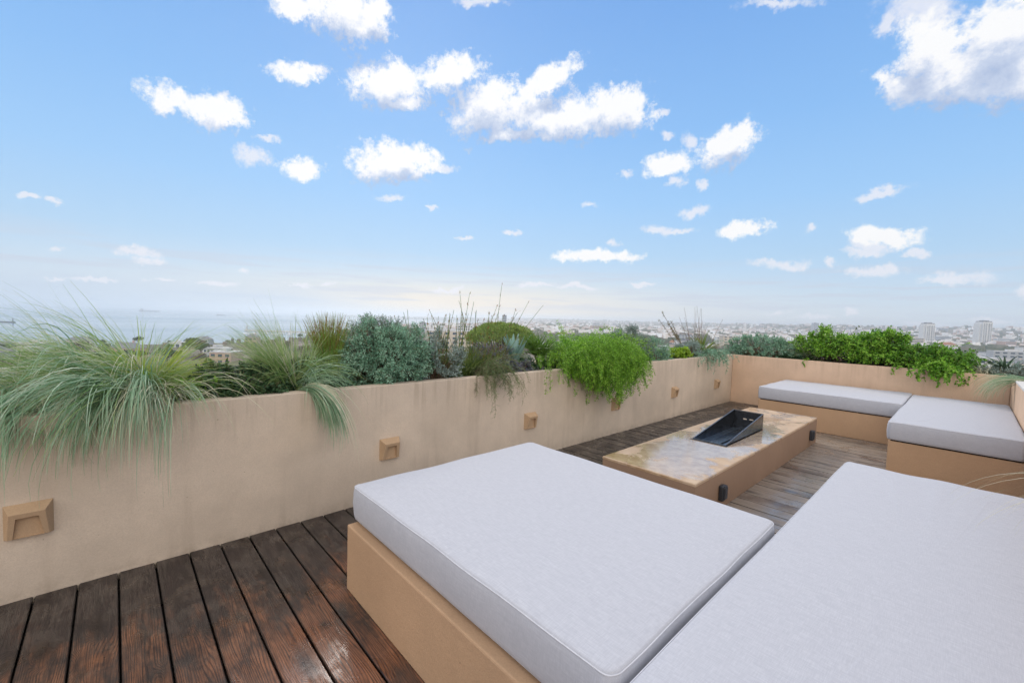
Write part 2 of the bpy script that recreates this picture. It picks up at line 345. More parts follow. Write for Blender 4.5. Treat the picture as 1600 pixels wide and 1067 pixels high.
DECK = mat_deck()

def mat_fabric():
    m, t, out = newmat('cushion_canvas'); p = pos(t)
    x, y, z = t.xyz(p)
    a = t.noise(t.comb(t.math('MULTIPLY', x, 420), t.math('MULTIPLY', y, 26), t.math('MULTIPLY', z, 40)), 1.0, 3, .6)
    b = t.noise(t.comb(t.math('MULTIPLY', x, 26), t.math('MULTIPLY', y, 420), t.math('MULTIPLY', z, 420)), 1.0, 3, .6)
    s = t.noise(t.comb(t.math('MULTIPLY', x, 18), t.math('MULTIPLY', y, 95), t.math('MULTIPLY', z, 14)), 1.0, 5, .7)
    big = t.noise(p, 1.6, 4, .6)
    f = t.math('ADD', t.math('MULTIPLY', a, .35), t.math('ADD', t.math('MULTIPLY', b, .40), t.math('MULTIPLY', s, .18)))
    c = t.mix(t.mrange(f, .34, .66), (.415, .415, .455), (.525, .525, .562))
    c = t.mix(t.mrange(big, .35, .7, 0, .10), c, (.43, .435, .48))
    h = t.math('ADD', t.math('MULTIPLY', a, .5), t.math('MULTIPLY', b, .5))
    h = t.math('ADD', h, t.math('MULTIPLY', t.noise(p, 3.5, 3, .5), 3.0))
    pbsdf(t, out, c, .92, .12, bump=(h, .30, .0014), **{'Sheen Weight': .10}); return m
FABRIC = mat_fabric()
PIPING = plain('cushion_piping', (.56, .56, .60), .85, .15, 0, .06, 40)
UNDER = plain('near_black', (.012, .011, .011), .9)  # near-black of the shade sheets under the cushions and of the roof slab
STEEL = plain('blackened_steel', (.085, .09, .10), .27, .5, .85, .35, 14)
STEELO = plain('brushed_steel_rim', (.16, .16, .17), .36, .5, .85, .2, 30)
PLASTIC = plain('dark_grey_plastic', (.030, .034, .042), .38, .5, 0, .1)
SOIL = plain('planting_soil', (.028, .020, .014), .95, .2, 0, .4, 30)

def foliage(name, cols, transl=.22, rough=.55, nscale=7, spec=.3):
    """leaf-to-leaf variation through a random value per leaf, and through slow noise from shoot to shoot"""
    m, t, out = newmat(name)
    g = t.new('ShaderNodeNewGeometry'); ri = g.outputs['Random Per Island']; p = g.outputs['Position']
    f = t.math('ADD', t.math('MULTIPLY', ri, .55), t.math('MULTIPLY', t.mrange(t.noise(p, nscale, 3, .6), .25, .75), .45))
    k = len(cols)
    c = t.ramp(f, [(i/(k-1)*.9+.05, cc) for i, cc in enumerate(cols)])
    pb = t.new('ShaderNodeBsdfPrincipled', ins={'Base Color': c, 'Roughness': rough, 'Specular IOR Level': spec})
    tr = t.new('ShaderNodeBsdfTranslucent', ins={'Color': c})
    mx = t.new('ShaderNodeMixShader', ins={0: transl}); t.l.new(pb.outputs[0], mx.inputs[1]); t.l.new(tr.outputs[0], mx.inputs[2])
    t.l.new(mx.outputs[0], out.inputs[0]); return m

# ================================================================ terrace
XL, XR, YB, YF, ZW = -3.09, 0.405, 8.70, -2.4, 0.90
# deck boards run across the terrace (along x)
def deck():
    V = []; F = []; UV = []; PR = []; EV = []
    prof = [(0, -.028), (0, -.004), (.004, 0), (.1435, 0), (.1475, -.004), (.1475, -.028)]
    n = len(prof); k = 0
    y = -.306 - .1545*13 + .004
    xs = np.linspace(XL+.004, XR-.004, 9)
    while y < YB-.02:
        pr = rng.random(); off = rng.random()*40; fl = rng.choice([-1, 1]); dzb = rng.normal(0, .0007)
        wtop = min(.1475, YB-.004-y)
        tilt = rng.normal(0, .0010)
        for i, x in enumerate(xs):
            for q, (a, z) in enumerate(prof):
                a2 = min(a, wtop); V.append((x, y+a2, z+dzb+tilt*(a/.149-.5)))
        b = k*n*len(xs)
        for i in range(len(xs)-1):
            for q in range(n-1):
                F.append((b+i*n+q, b+(i+1)*n+q, b+(i+1)*n+q+1, b+i*n+q+1))
                for (ii, qq) in ((i, q), (i+1, q), (i+1, q+1), (i, q+1)):
                    UV.append((xs[ii]*fl+off, min(prof[qq][0], wtop)*fl+off)); PR.append(pr); EV.append(prof[qq][0]/.1475)
        for i in (0, len(xs)-1):
            F.append(tuple(b+i*n+q for q in (range(n) if i else range(n-1, -1, -1))))
            for q in range(n): UV.append((xs[i]+off, off)); PR.append(pr); EV.append(0)
        y += .1545; k += 1
    o = mesh('deck', V, F, DECK)
    uv = o.data.uv_layers.new(name='uv'); uv.data.foreach_set('uv', np.array(UV, dtype=np.float32).ravel())
    at = o.data.attributes.new('pr', 'FLOAT', 'CORNER'); at.data.foreach_set('value', np.array(PR, dtype=np.float32))
    at = o.data.attributes.new('ev', 'FLOAT', 'CORNER'); at.data.foreach_set('value', np.array(EV, dtype=np.float32))
    return tag(o, kind='structure')
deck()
tag(boxo('roof_slab', (XL-.9, XR+.9, YF-.5, YB+.85, -.35, -.045), UNDER), kind='structure')

def planter(name, label, inner, soilb, outer, pm):
    t = empty(name, (0, 0, 0), label, 'planter')
    boxo('wall', inner, pm, t, .006); boxo('outer_wall', outer, pm, t, .006)
    boxo('soil', soilb, SOIL, t)
    return t
zt = ZW
pl = planter('planter_wall', 'long beige plastered planter wall with six step lights, along the dark boards', (XL-.10, XL, YF, YB+.10, -.04, zt), (XL-.80, XL-.1005, YF, YB+.795, 0, zt-.07), (XL-.9, XL-.8005, YF, YB+.89, -.04, zt), STUCCO)
pb = planter('planter_wall', 'warm beige planter wall behind the far bench, below the leafy green creeper', (XL+.001, XR-.002, YB, YB+.10, -.04, zt-.001), (XL-.0995, XR+.79, YB+.1005, YB+.795, 0, zt-.071), (XL-.799, XR+.89, YB+.80, YB+.888, -.04, zt-.001), STUCCOB)
pr_ = planter('planter_wall', 'planter wall with pale coping at the right edge, beside the corner cushion', (XR, XR+.10, YF, YB+.0995, -.04, zt-.026), (XR+.1005, XR+.79, YF, YB+.099, 0, zt-.07), (XR+.80, XR+.9, YF, YB+.886, -.04, zt-.002), STUCCOB)
WHITECOP = mat_stucco('pale_coping', (.66, .63, .60), .05, .1)
boxo('coping', (XR-.002, XR+.102, YF, YB-.002, zt-.026, zt), WHITECOP, pr_, .004)

# ---- cushions
def cushion(x0, x1, y0, y1, z0, z1, parent, seed):
    rg = np.random.default_rng(seed)
    hx, hy = (x1-x0)/2, (y1-y0)/2; cx, cy = (x0+x1)/2, (y0+y1)/2
    r0 = .040; path = []
    # points around a rounded rectangle, with outward normals
    def arc(ax, ay, a0):
        for i in range(9):
            a = a0 + i/8*math.pi/2; path.append((ax+r0*math.cos(a), ay+r0*math.sin(a), math.cos(a), math.sin(a)))
    def line(p, q, nx, ny, n=26):
        for i in range(1, n): path.append((p[0]+(q[0]-p[0])*i/n, p[1]+(q[1]-p[1])*i/n, nx, ny))
    arc(hx-r0, hy-r0, 0); line((hx-r0, hy), (-hx+r0, hy), 0, 1)
    arc(-hx+r0, hy-r0, math.pi/2); line((-hx, hy-r0), (-hx, -hy+r0), -1, 0)
    arc(-hx+r0, -hy+r0, math.pi); line((-hx+r0, -hy), (hx-r0, -hy), 0, -1)
    arc(hx-r0, -hy+r0, 3*math.pi/2); line((hx, -hy+r0), (hx, hy-r0), 1, 0)
    P = np.array(path); n = len(P); s = np.arange(n)/n*2*math.pi
    und = sum(rg.normal(0, .0013/(1+.12*k))*np.sin(k*s+rg.random()*6.28) for k in range(2, 22))
    undz = sum(rg.normal(0, .0006)*np.sin(k*s+rg.random()*6.28) for k in range(2, 18))
    H = z1-z0
    prof = [(.030, 0, 0), (.010, .003, 0), (.003, .010, .3), (-.001, .03, .8), (-.006, H*.5, 1.2), (-.003, H-.03, 1), (.002, H-.010, 1), (.007, H-.001, 1),
            (.012, H+.001, .9), (.030, H+.003, .8), (.07, H+.006, .5), (.14, H+.009, .3), (.26, H+.011, .1)]
    V = []; rings = []
    for ins, z, k in prof:
        q = P[:, :2] - P[:, 2:]*(ins+und[:, None]*k)
        if ins > r0:                       # square up the inner rings without crossing
            q = np.stack([np.clip(P[:, 0]*(hx-ins)/hx, -(hx-ins), hx-ins), np.clip(P[:, 1]*(hy-ins)/hy, -(hy-ins), hy-ins)], 1)
        V += [(a+cx, b+cy, z0+z+(uz if 0 < k else 0)*(.5 if k < .6 else 1)) for (a, b), uz in zip(q, undz)]
    F = []
    for j in range(len(prof)-1):
        for i in range(n):
            a, b = j*n+i, j*n+(i+1) % n; F.append((a, b, b+n, a+n))
    V.append((cx, cy, z1+.012)); c = len(V)-1; j = (len(prof)-1)*n
    for i in range(n): F.append((j+i, j+(i+1) % n, c))
    F.append(tuple(range(n-1, -1, -1)))
    o = mesh('cushion', V, F, FABRIC, parent, smooth=True)
    # piping sewn along the upper edge
    q = P[:, :2] - P[:, 2:]*(.0025+und[:, None]); tv = []; tf = []; rr = .0024
    for i in range(n):
        nx, ny = P[i, 2:]
        for a in range(6):
            t_ = a/6*2*math.pi
            tv.append((q[i, 0]+cx+nx*rr*math.cos(t_), q[i, 1]+cy+ny*rr*math.cos(t_), z1-.006+undz[i]+rr*math.sin(t_)))
    for i in range(n):
        for a in range(6):
            k2 = (i+1) % n; tf.append((i*6+a, k2*6+a, k2*6+(a+1) % 6, i*6+(a+1) % 6))
    mesh('piping', tv, tf, PIPING, o, smooth=True)
    return o
ZB, ZC = .348, .541
def bench(label, cat, b, c, seed, name='cushioned_bench', group='built-in lounge benches'):
    t = empty(name, ((b[0]+b[1])/2, (b[2]+b[3])/2, 0), label, cat)
    L = t.location
    base = boxo('base', (b[0], b[1], b[2], b[3], 0.001, ZB), STUCCO2, None, .007); base.parent = t; base.matrix_parent_inverse = Matrix.Translation(-L)
    u = boxo('gap_shade', (c[0]+.03, c[1]-.03, c[2]+.03, c[3]-.03, ZB+.0005, ZB+.014), UNDER, None); u.parent = t; u.matrix_parent_inverse = Matrix.Translation(-L)  # added black sheet, stands in for the shade beneath the cushion
    k = cushion(c[0], c[1], c[2], c[3], ZB+.012, ZC, None, seed); k.parent = t; k.matrix_parent_inverse = Matrix.Translation(-L)
    return t
bench('large square daybed nearest the camera at left, pale grey cushion on a beige plastered base', 'daybed', (-2.165, -.60, .883, 2.25), (-2.19, -.568, .918, 2.272), 1, 'daybed')
bench('long pale grey bench cushion in the right foreground under the overhanging straw blades', 'bench', (-.55, XR-.003, .44, 3.68), (-.538, XR-.02, .40, 3.712), 2)
bench('narrow far bench with pale cushion against the back planter wall, left of the corner seat', 'bench', (-2.158, -.5085, 7.215, YB-.003), (-2.165, -.530, 7.195, 8.625), 3)
bench('wide corner seat with pale cushion between the far bench and the right planter wall', 'bench', (-.506, XR-.003, 5.715, YB-.004), (-.518, XR-.012, 5.695, 8.46), 4)

# ---- fire table
TX0, TX1, TY0, TY1, TZ = -2.055, -1.269, 3.013, 6.549, .319
BX0, BX1, BY0, BY1 = -1.815, -1.505, 4.19, 5.24
t = empty('fire_table', ((TX0+TX1)/2, (TY0+TY1)/2, 0), 'long low beige plastered table with a rain-wet top, between the benches', 'table')
L = t.location
def sub(o, par=t, loc=None):
    o.parent = par
    o.matrix_parent_inverse = Matrix.Translation(-(loc if loc is not None else par.location)); return o
m = MB()        # body: four slabs round the burner well
zb_ = TZ-.022
m.box(TX0, BX0-.012, TY0, TY1, .001, zb_); m.box(BX1+.012, TX1, TY0, TY1, .001, zb_)
m.box(BX0-.012, BX1+.012, TY0, BY0-.012, .001, zb_); m.box(BX0-.012, BX1+.012, BY1+.012, TY1, .001, zb_)
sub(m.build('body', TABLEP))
V = []; F = []      # top: one sheet with a hole and a softened rim
def ringv(x0, x1, y0, y1, z):
    b = len(V); V.extend([(x0, y0, z), (x1, y0, z), (x1, y1, z), (x0, y1, z)]); return b
o1 = ringv(TX0-.002, TX1+.002, TY0-.002, TY1+.002, zb_); o2 = ringv(TX0-.002, TX1+.002, TY0-.002, TY1+.002, TZ-.006); o3 = ringv(TX0+.004, TX1-.004, TY0+.004, TY1-.004, TZ)
i3 = ringv(BX0-.012, BX1+.012, BY0-.012, BY1+.012, TZ); i2 = ringv(BX0-.012, BX1+.012, BY0-.012, BY1+.012, zb_)
for a, b in ((o1, o2), (o2, o3), (o3, i3), (i3, i2)):
    for k in range(4): F.append((a+k, a+(k+1) % 4, b+(k+1) % 4, b+k))
sub(mesh('tabletop', V, F, [WETTOP]))
# burner: an open steel trough whose tilted wind guard rises towards the far end
fb = empty('fire_burner', ((BX0+BX1)/2, (BY0+BY1)/2, TZ), 'black steel burner trough with a raised wedge-shaped wind guard, set into the wet table', 'fire burner')
zt_ = .487; th = .006
def subf(o): return sub(o, fb)
m = MB(); 
for x0, x1 in ((BX0, BX0+th), (BX1-th, BX1)):
    m.prism([(BY0, TZ-.15), (BY1, TZ-.15), (BY1, zt_), (BY0, TZ+.006)], 0, x0, x1)
m.box(BX0+th, BX1-th, BY1-th, BY1, TZ-.15, zt_-.002)
m.box(BX0+th, BX1-th, BY0, BY0+th, TZ-.15, TZ+.005)
subf(m.build('guard', STEEL))
m = MB()
for x0, x1 in ((BX0-.001, BX0+th+.003), (BX1-th-.003, BX1+.001)):
    m.prism([(BY0-.001, TZ+.006), (BY1+.001, zt_), (BY1+.001, zt_+.005), (BY0-.001, TZ+.011)], 0, x0, x1)
m.box(BX0+th+.003, BX1-th-.003, BY1-th-.003, BY1+.001, zt_+.0005, zt_+.005); m.box(BX0+th+.003, BX1-th-.003, BY0-.001, BY0+.012, TZ+.0065, TZ+.0105)
m.box(BX0-.018, BX1+.018, BY0-.022, BY0-.0015, TZ+.0005, TZ+.004)
subf(m.build('rim', STEELO))
subf(boxo('burner_tray', (BX0+th+.001, BX1-th-.001, BY0+th+.001, BY1-th-.001, TZ-.075, TZ-.035), plain('wet_tray_steel', (.16, .20, .26), .30, .6, .8, .3, 20)))
m = MB(); m.box(BX0+.10, BX1-.10, BY0+.12, BY1-.12, TZ-.0345, TZ-.020)
subf(m.build('burner_pipe', STEEL, None, .004))
slotm = plain('bright_slot', (.6, .5, .4), .4)
subf(boxo('vent_slot', (BX0+.11, BX0+.145, BY1-th-.004, BY1-th-.0005, TZ+.075, TZ+.088), slotm)); subf(boxo('vent_slot', (BX0+.175, BX0+.215, BY1-th-.004, BY1-th-.0005, TZ+.078, TZ+.090), slotm))
# sockets on the long side
for y, lab in ((3.475, 'black weatherproof socket box on the near end of the table side'), (6.235, 'black weatherproof socket box on the far end of the table side')):
    s_ = empty('socket_box', (TX1, y, .145), lab, 'socket', 'socket boxes on the table side')
    b = boxo('housing', (0.0005, .040, -.036, .036, -.062, .062), PLASTIC, s_, .011)
    boxo('flap', (.034, .050, -.029, .029, -.046, .052), PLASTIC, s_, .007)
    boxo('hinge', (.030, .047, -.026, .026, .053, .061), PLASTIC, s_, .003)

# ---- step lights on the long planter wall
def step_light(y, lab):
    t = empty('step_light', (XL, y, .395), lab, 'wall light', 'step lights on the long planter wall')
    h = .083; wd = .083; d1 = .062; d0 = .030
    # body: back plate, sloping hood, tapering cheeks, opening in the front face
    P = lambda yy, zz, xx: (xx, yy, zz)
    A = [P(-wd, -h, .0005), P(wd, -h, .0005), P(wd, h, .0005), P(-wd, h, .0005)]
    fb_, ft_ = .070, .060
    B = [P(-fb_, -h+.006, d0), P(fb_, -h+.006, d0), P(ft_, h-.030, d1), P(-ft_, h-.030, d1)]
    def lerp(p, q, s): return tuple(a+(b-a)*s for a, b in zip(p, q))
    def inface(u, v): return lerp(lerp(B[0], B[1], u), lerp(B[3], B[2], u), v)
    C = [inface(.13, .0), inface(.87, .0), inface(.80, .80), inface(.20, .80)]
    D = [(.026, c[1]*.97, c[2]) for c in C]; D[0] = (.020, C[0][1]*.97, C[0][2]+.002); D[1] = (.020, C[1][1]*.97, C[1][2]+.002)
    V = A+B+C+D
    F = [(0, 1, 5, 4), (1, 2, 6, 5), (2, 3, 7, 6), (3, 0, 4, 7), (4, 8, 11, 7), (5, 6, 10, 9), (7, 11, 10, 6), (8, 12, 15, 11), (9, 10, 14, 13), (11, 15, 14, 10), (8, 9, 13, 12)]
    o = mesh('housing', V, F, LAMPM, t)
    bm = bmesh.new(); bm.from_mesh(o.data); bmesh.ops.recalc_face_normals(bm, faces=bm.faces)
    ed = [e for e in bm.edges if len(e.link_faces) == 2]
    bmesh.ops.bevel(bm, geom=ed, offset=.0022, segments=2, profile=.5, affect='EDGES', clamp_overlap=True); bm.to_mesh(o.data); bm.free()
    mesh('reflector', [tuple((v[0]+.0006, v[1], v[2])) for v in D], [(0, 1, 2, 3)], LAMPM, t)
    return t
labs = ['large-looking step light at the far left, under the drooping feather grass', 'second step light from the left, above the corner of the square daybed',
        'step light on bare wall above the daybed, below the trailing wispy plant', 'step light half hidden under the hanging bright green fern',
        'step light on bare wall between the hanging fern and the far corner', 'smallest step light, in the far corner under the teal trailing plant']
for y, lb in zip((-.315, 1.59, 3.175, 4.75, 6.36, 7.975), labs): step_light(y, lb)

# ================================================================ planting
def unit(a): return a/np.maximum(np.linalg.norm(a, axis=-1, keepdims=True), 1e-9)
def rdir(n, up=0.0):
    v = rng.normal(size=(n, 3)); v[:, 2] += up; return unit(v)
def wallclear(p, soft=True):
    """keep leaves off the planter walls: lift them over the coping, push them out of the plaster"""
    x, y, z = p[..., 0], p[..., 1], p[..., 2]
    if not soft:                           # bushes stay on the soil side or lie on the coping
        m = (z < ZW+.004) & (y < YB) & (x > XL-.11) & (x < XL+.01); z[m] = ZW+.004+rng.uniform(0, .012, m.sum())
        m = (z < ZW+.004) & (x > XL) & (y > YB-.01) & (y < YB+.11); z[m] = ZW+.004+rng.uniform(0, .012, m.sum())
        return p
    m = (x > XL-.11) & (x < XL+.006) & (z < ZW+.006) & (y < YB)
    hang = m & (z < ZW-.05)
    z[m & ~hang] = ZW+.006+np.abs(z[m & ~hang]-ZW)*.05
    x[hang] = XL+.008
    m = (y > YB-.006) & (y < YB+.11) & (z < ZW+.006) & (x > XL)
    hang = m & (z < ZW-.05); z[m & ~hang] = ZW+.006; y[hang] = YB-.008
    m = (x > XR-.006) & (x < XR+.11) & (z < ZW+.006) & (y < YB)
    hang = m & (z < ZW-.05); z[m & ~hang] = ZW+.006; x[hang] = XR-.008
    return p
def paths(base, az, pitch0, length, bend, segs=9, curl=0.0, power=1.3):
    """blades as bent curves: pitch falls from pitch0 by bend along the length"""
    n = len(base); s = (np.arange(segs)+.5)/segs
    th = pitch0[:, None] - bend[:, None]*s[None]**power
    a = az[:, None] + curl*s[None]*rng.normal(0, 1, (n, 1))
    step = (length/segs)[:, None, None]*np.stack([np.cos(th)*np.sin(a), np.cos(th)*np.cos(a), np.sin(th)], -1)
    p = np.concatenate([base[:, None], base[:, None]+np.cumsum(step, 1)], 1)
    return wallclear(p)
def ribbons(p, w0, w1=.15, peak=.25):
    n, k, _ = p.shape
    t = unit(np.gradient(p, axis=1)); s = np.linspace(0, 1, k)
    side = unit(np.cross(t, unit(rng.normal(size=(n, 1, 3)))+0*t))
    prof = np.where(s < peak, .6+.4*s/peak, 1-(1-w1)*((s-peak)/(1-peak))**1.2)
    o = side*(w0[:, None]*prof[None])[..., None]*.5
    V = np.stack([p-o, p+o], 2).reshape(-1, 3)
    i = np.arange(n)[:, None]*k*2 + np.arange(k-1)[None]*2
    F = np.stack([i, i+1, i+3, i+2], -1).reshape(-1, 4)
    return V, F
def tubes(p, r0, r1, sides=4):
    n, k, _ = p.shape
    t = unit(np.gradient(p, axis=1)); a = unit(np.cross(t, np.array([.3, .9, .31])+0*t)); b = np.cross(t, a)
    r = (r0[:, None]*(1-np.linspace(0, 1, k))[None] + r1[:, None]*np.linspace(0, 1, k)[None])[..., None]
    V = np.stack([p+r*(a*math.cos(q/sides*6.283)+b*math.sin(q/sides*6.283)) for q in range(sides)], 2).reshape(-1, 3)
    i = (np.arange(n)[:, None, None]*k + np.arange(k-1)[None, :, None])*sides; q = np.arange(sides)[None, None]
    F = np.stack([i+q, i+(q+1) % sides, i+sides+(q+1) % sides, i+sides+q], -1).reshape(-1, 4)
    return V, F
def leaves(P, D, Ln, Wd, cup=.25):
    n = len(P); sd = unit(np.cross(D, unit(rng.normal(size=(n, 3))))); nn = np.cross(D, sd)
    L = Ln[:, None]; W = Wd[:, None]
    mid = P + D*L*.45 - nn*W*cup
    V = np.stack([P, mid+sd*W*.5+nn*W*cup, P+D*L, mid-sd*W*.5+nn*W*cup], 1).reshape(-1, 3)
    F = np.arange(n*4).reshape(-1, 4); return V, F
def join(*vf):
    V = []; F = []; b = 0
    for v, f in vf: V.append(v); F.append(f+b); b += len(v)
    return np.concatenate(V), np.concatenate(F)
def plant(label, cat, name, loc, parts, group=None):
    t = empty(name, loc, label, cat, group)
    for nm, (V, F), mt in parts:
        mesh(nm, V, F, mt, t, world=True)
    return t
U = lambda n, a, b: rng.uniform(a, b, n)

GRASS = foliage('feather_grass_blades', [(.10, .20, .05), (.17, .30, .08), (.28, .40, .14), (.42, .48, .22), (.22, .34, .19)], .3, .5, 5)
GRASSC = foliage('blue_green_blades', [(.12, .24, .12), (.22, .37, .21), (.36, .50, .33), (.58, .65, .50)], .3, .5, 6)
GRASSY = foliage('young_grass_blades', [(.16, .27, .03), (.28, .40, .05), (.42, .50, .09), (.52, .54, .18)], .35, .5, 5)
STRAW = foliage('straw_blades', [(.44, .43, .26), (.58, .55, .38), (.70, .67, .52), (.46, .50, .30)], .35, .5)
DARKSTEM = foliage('dark_stems', [(.05, .055, .03), (.10, .085, .04), (.15, .10, .05)], .05, .7)
TEAL = foliage('teal_leaves', [(.06, .145, .09), (.15, .31, .20), (.28, .48, .33), (.46, .63, .49)], .15, .6, 9)
TEALG = foliage('grey_teal_leaves', [(.08, .13, .105), (.18, .255, .215), (.30, .38, .34), (.46, .53, .49)], .15, .6, 9)
LIME = foliage('bright_fern_leaves', [(.04, .12, .010), (.12, .29, .022), (.28, .52, .05), (.44, .66, .11)], .32, .5, 10)
IVY = foliage('creeper_leaves', [(.04, .13, .012), (.11, .28, .022), (.23, .45, .04), (.38, .58, .10)], .28, .42, 7)
DKGREEN = foliage('ground_cover_leaves', [(.012, .032, .014), (.03, .07, .028), (.06, .12, .05), (.10, .19, .08)], .15, .5)
YELLOW = foliage('yellow_green_leaves', [(.14, .26, .02), (.28, .44, .04), (.46, .58, .08)], .3, .5)
OLIVE = foliage('olive_needles', [(.05, .08, .028), (.10, .15, .05), (.17, .22, .09), (.26, .30, .15)], .2, .6)
RUSTY = foliage('rusty_reed_stems', [(.16, .07, .03), (.30, .13, .05), (.24, .18, .06), (.12, .16, .04)], .1, .6)
REEDG = foliage('green_reed_stems', [(.07, .12, .02), (.14, .20, .04), (.24, .28, .07)], .15, .5)
PURPLE = foliage('plum_grey_rosettes', [(.05, .04, .055), (.10, .10, .13), (.17, .19, .23), (.07, .05, .04)], .1, .5)
AGAVE = foliage('glaucous_straps', [(.13, .24, .20), (.20, .33, .28), (.28, .40, .35)], .12, .45, 3)
PALM = foliage('palm_fronds', [(.05, .11, .02), (.10, .19, .03), (.17, .27, .05)], .25, .45, 3)
BROWN = foliage('brown_twigs', [(.10, .06, .035), (.20, .13, .08), (.30, .21, .14)], .05, .8)

def gblades(c, n, sp, azs, azw, pit, pitw, L, Lw, bend, bw, w, segs=10, curl=.25, power=1.3, lock=0):
    """blades of a tussock; with lock they hang together in wet strands"""
    b = np.stack([c[0]+rng.normal(0, sp, n), c[1]+rng.normal(0, sp, n), np.full(n, c[2])], 1)
    m = lock or n; who = rng.integers(0, m, n) if lock else np.arange(n)
    a0 = rng.uniform(-azw, azw, m); p0 = rng.normal(pit, pitw, m); l0 = rng.normal(L, Lw, m); b0 = rng.normal(bend, bw, m)
    if lock:
        bl = np.stack([rng.normal(0, sp, m), rng.normal(0, sp, m), np.zeros(m)], 1); b = np.array([c[0], c[1], c[2]])+bl[who]+rng.normal(0, .008, (n, 3))*[1, 1, 0]
        a_ = a0[who]+rng.normal(0, 3.5, n); p_ = p0[who]+rng.normal(0, 3.5, n); l_ = l0[who]*rng.uniform(.55, 1.1, n); b_ = b0[who]+rng.normal(0, 6, n)
    else: a_, p_, l_, b_ = a0, p0, l0, b0
    pp = paths(b, R(1)*(azs+a_), R(1)*np.clip(p_, -10, 100), np.clip(l_, L*.3, L*1.7), R(1)*np.clip(b_, 5, 185), segs, curl*(.45 if lock else 1), power)
    return ribbons(pp, U(n, .6, 1.2)*w)
# azimuths here: 0 = +y (away along the wall), 90 = +x (onto the terrace), 180 = towards the camera side, -90 = out over the edge
# 1. feather grass, far left: one great tussock, combed left and spilling over the wall
c = (-3.36, .11, .84)
V1 = join(gblades(c, 520, .05, 165, 60, 58, 15, .62, .14, 88, 24, .0058, lock=60), gblades(c, 330, .05, 182, 26, 48, 11, .66, .14, 52, 14, .0050, lock=44),
          gblades(c, 200, .045, 178, 40, 62, 11, .58, .12, 46, 16, .0042), gblades(c, 300, .04, 40, 46, 62, 13, .48, .12, 78, 26, .0052, lock=30))
V1b = join(gblades((c[0]-.02, c[1]+.01, c[2]), 90, .035, -60, 120, 76, 10, .50, .12, 55, 20, .005),
           gblades((-3.30, c[1]-.02, .86), 760, .09, 118, 44, 50, 12, .78, .16, 130, 13, .0058, lock=40))
V1y = join(gblades((c[0], c[1]+.02, c[2]), 430, .035, 0, 180, 80, 9, .42, .09, 34, 20, .0058, lock=40), gblades(c, 200, .03, 10, 30, 60, 8, .46, .08, 60, 14, .005, lock=14))
V1s = join(gblades(c, 330, .06, 118, 55, 50, 13, .70, .15, 124, 18, .0044, lock=30), gblades(c, 50, .05, 185, 40, 62, 9, .74, .10, 34, 12, .0030), gblades((-3.28, .2, .87), 110, .07, 80, 50, 45, 12, .5, .14, 125, 20, .0036))
plant('great feather grass tussock at the left, combed sideways and spilling over the wall above the first step light', 'ornamental grass', 'feather_grass', c,
      [('blades', V1, GRASS), ('hanging_blades', V1b, GRASSC), ('inner_blades', V1y, GRASSY), ('dry_blades', V1s, STRAW)], 'feather grasses')
c = (-3.42, -.36, .84)
plant('feather grass cut by the left edge of the photo, lying flat in front of the sea', 'ornamental grass', 'feather_grass', c,
      [('blades', join(gblades(c, 420, .06, 150, 70, 48, 16, .55, .14, 105, 22, .0056, lock=40), gblades(c, 400, .06, 20, 50, 42, 14, .40, .10, 70, 22, .0052, lock=40)), GRASSC),
       ('dry_blades', gblades(c, 180, .05, 120, 70, 50, 16, .60, .14, 120, 20, .0032), STRAW)], 'feather grasses')
c = (-3.5, -.12, .84)
plant('feather grass at the back of the left planter, thin blades leaning left against the water', 'ornamental grass', 'feather_grass', c,
      [('blades', join(gblades(c, 420, .07, -165, 45, 48, 13, .58, .12, 55, 18, .0050, lock=50), gblades(c, 130, .05, -170, 40, 58, 9, .58, .10, 35, 14, .0036)), GRASS),
       ('dry_blades', gblades(c, 110, .05, -160, 60, 52, 13, .62, .12, 60, 18, .003), STRAW)], 'feather grasses')
# 2. feather grass beside the leafy cover, with a long plume hanging over the wall
c = (-3.36, .94, .84)
V2 = join(gblades(c, 360, .035, 178, 40, 62, 12, .50, .10, 76, 24, .0052, lock=36), gblades(c, 260, .03, 176, 36, 68, 9, .56, .08, 30, 12, .0044),
          gblades(c, 220, .03, 10, 60, 68, 12, .44, .10, 60, 24, .0050, lock=26), gblades((-3.38, 1.0, .84), 200, .03, 0, 180, 82, 7, .46, .08, 22, 14, .0052, lock=24))
V2h = join(gblades((-3.19, .97, .905), 300, .014, 60, 7, 40, 8, .56, .09, 128, 5, .0056, power=.55, lock=9), gblades((-3.34, .98, .87), 90, .03, 60, 30, 66, 9, .50, .08, 112, 14, .005, lock=12), gblades((-3.28, 1.02, .86), 60, .04, 80, 34, 52, 12, .50, .12, 128, 14, .0044, lock=12))
V2s = join(gblades((-3.20, .98, .90), 50, .02, 66, 14, 42, 10, .56, .12, 128, 8, .0040, power=.6), gblades(c, 90, .03, 175, 60, 70, 10, .58, .08, 36, 14, .0034))
plant('feather grass in the middle of the left planter with one long plume hanging down the wall', 'ornamental grass', 'feather_grass', c,
      [('blades', V2, GRASS), ('hanging_plume', V2h, GRASSC), ('dry_blades', V2s, STRAW)], 'feather grasses')
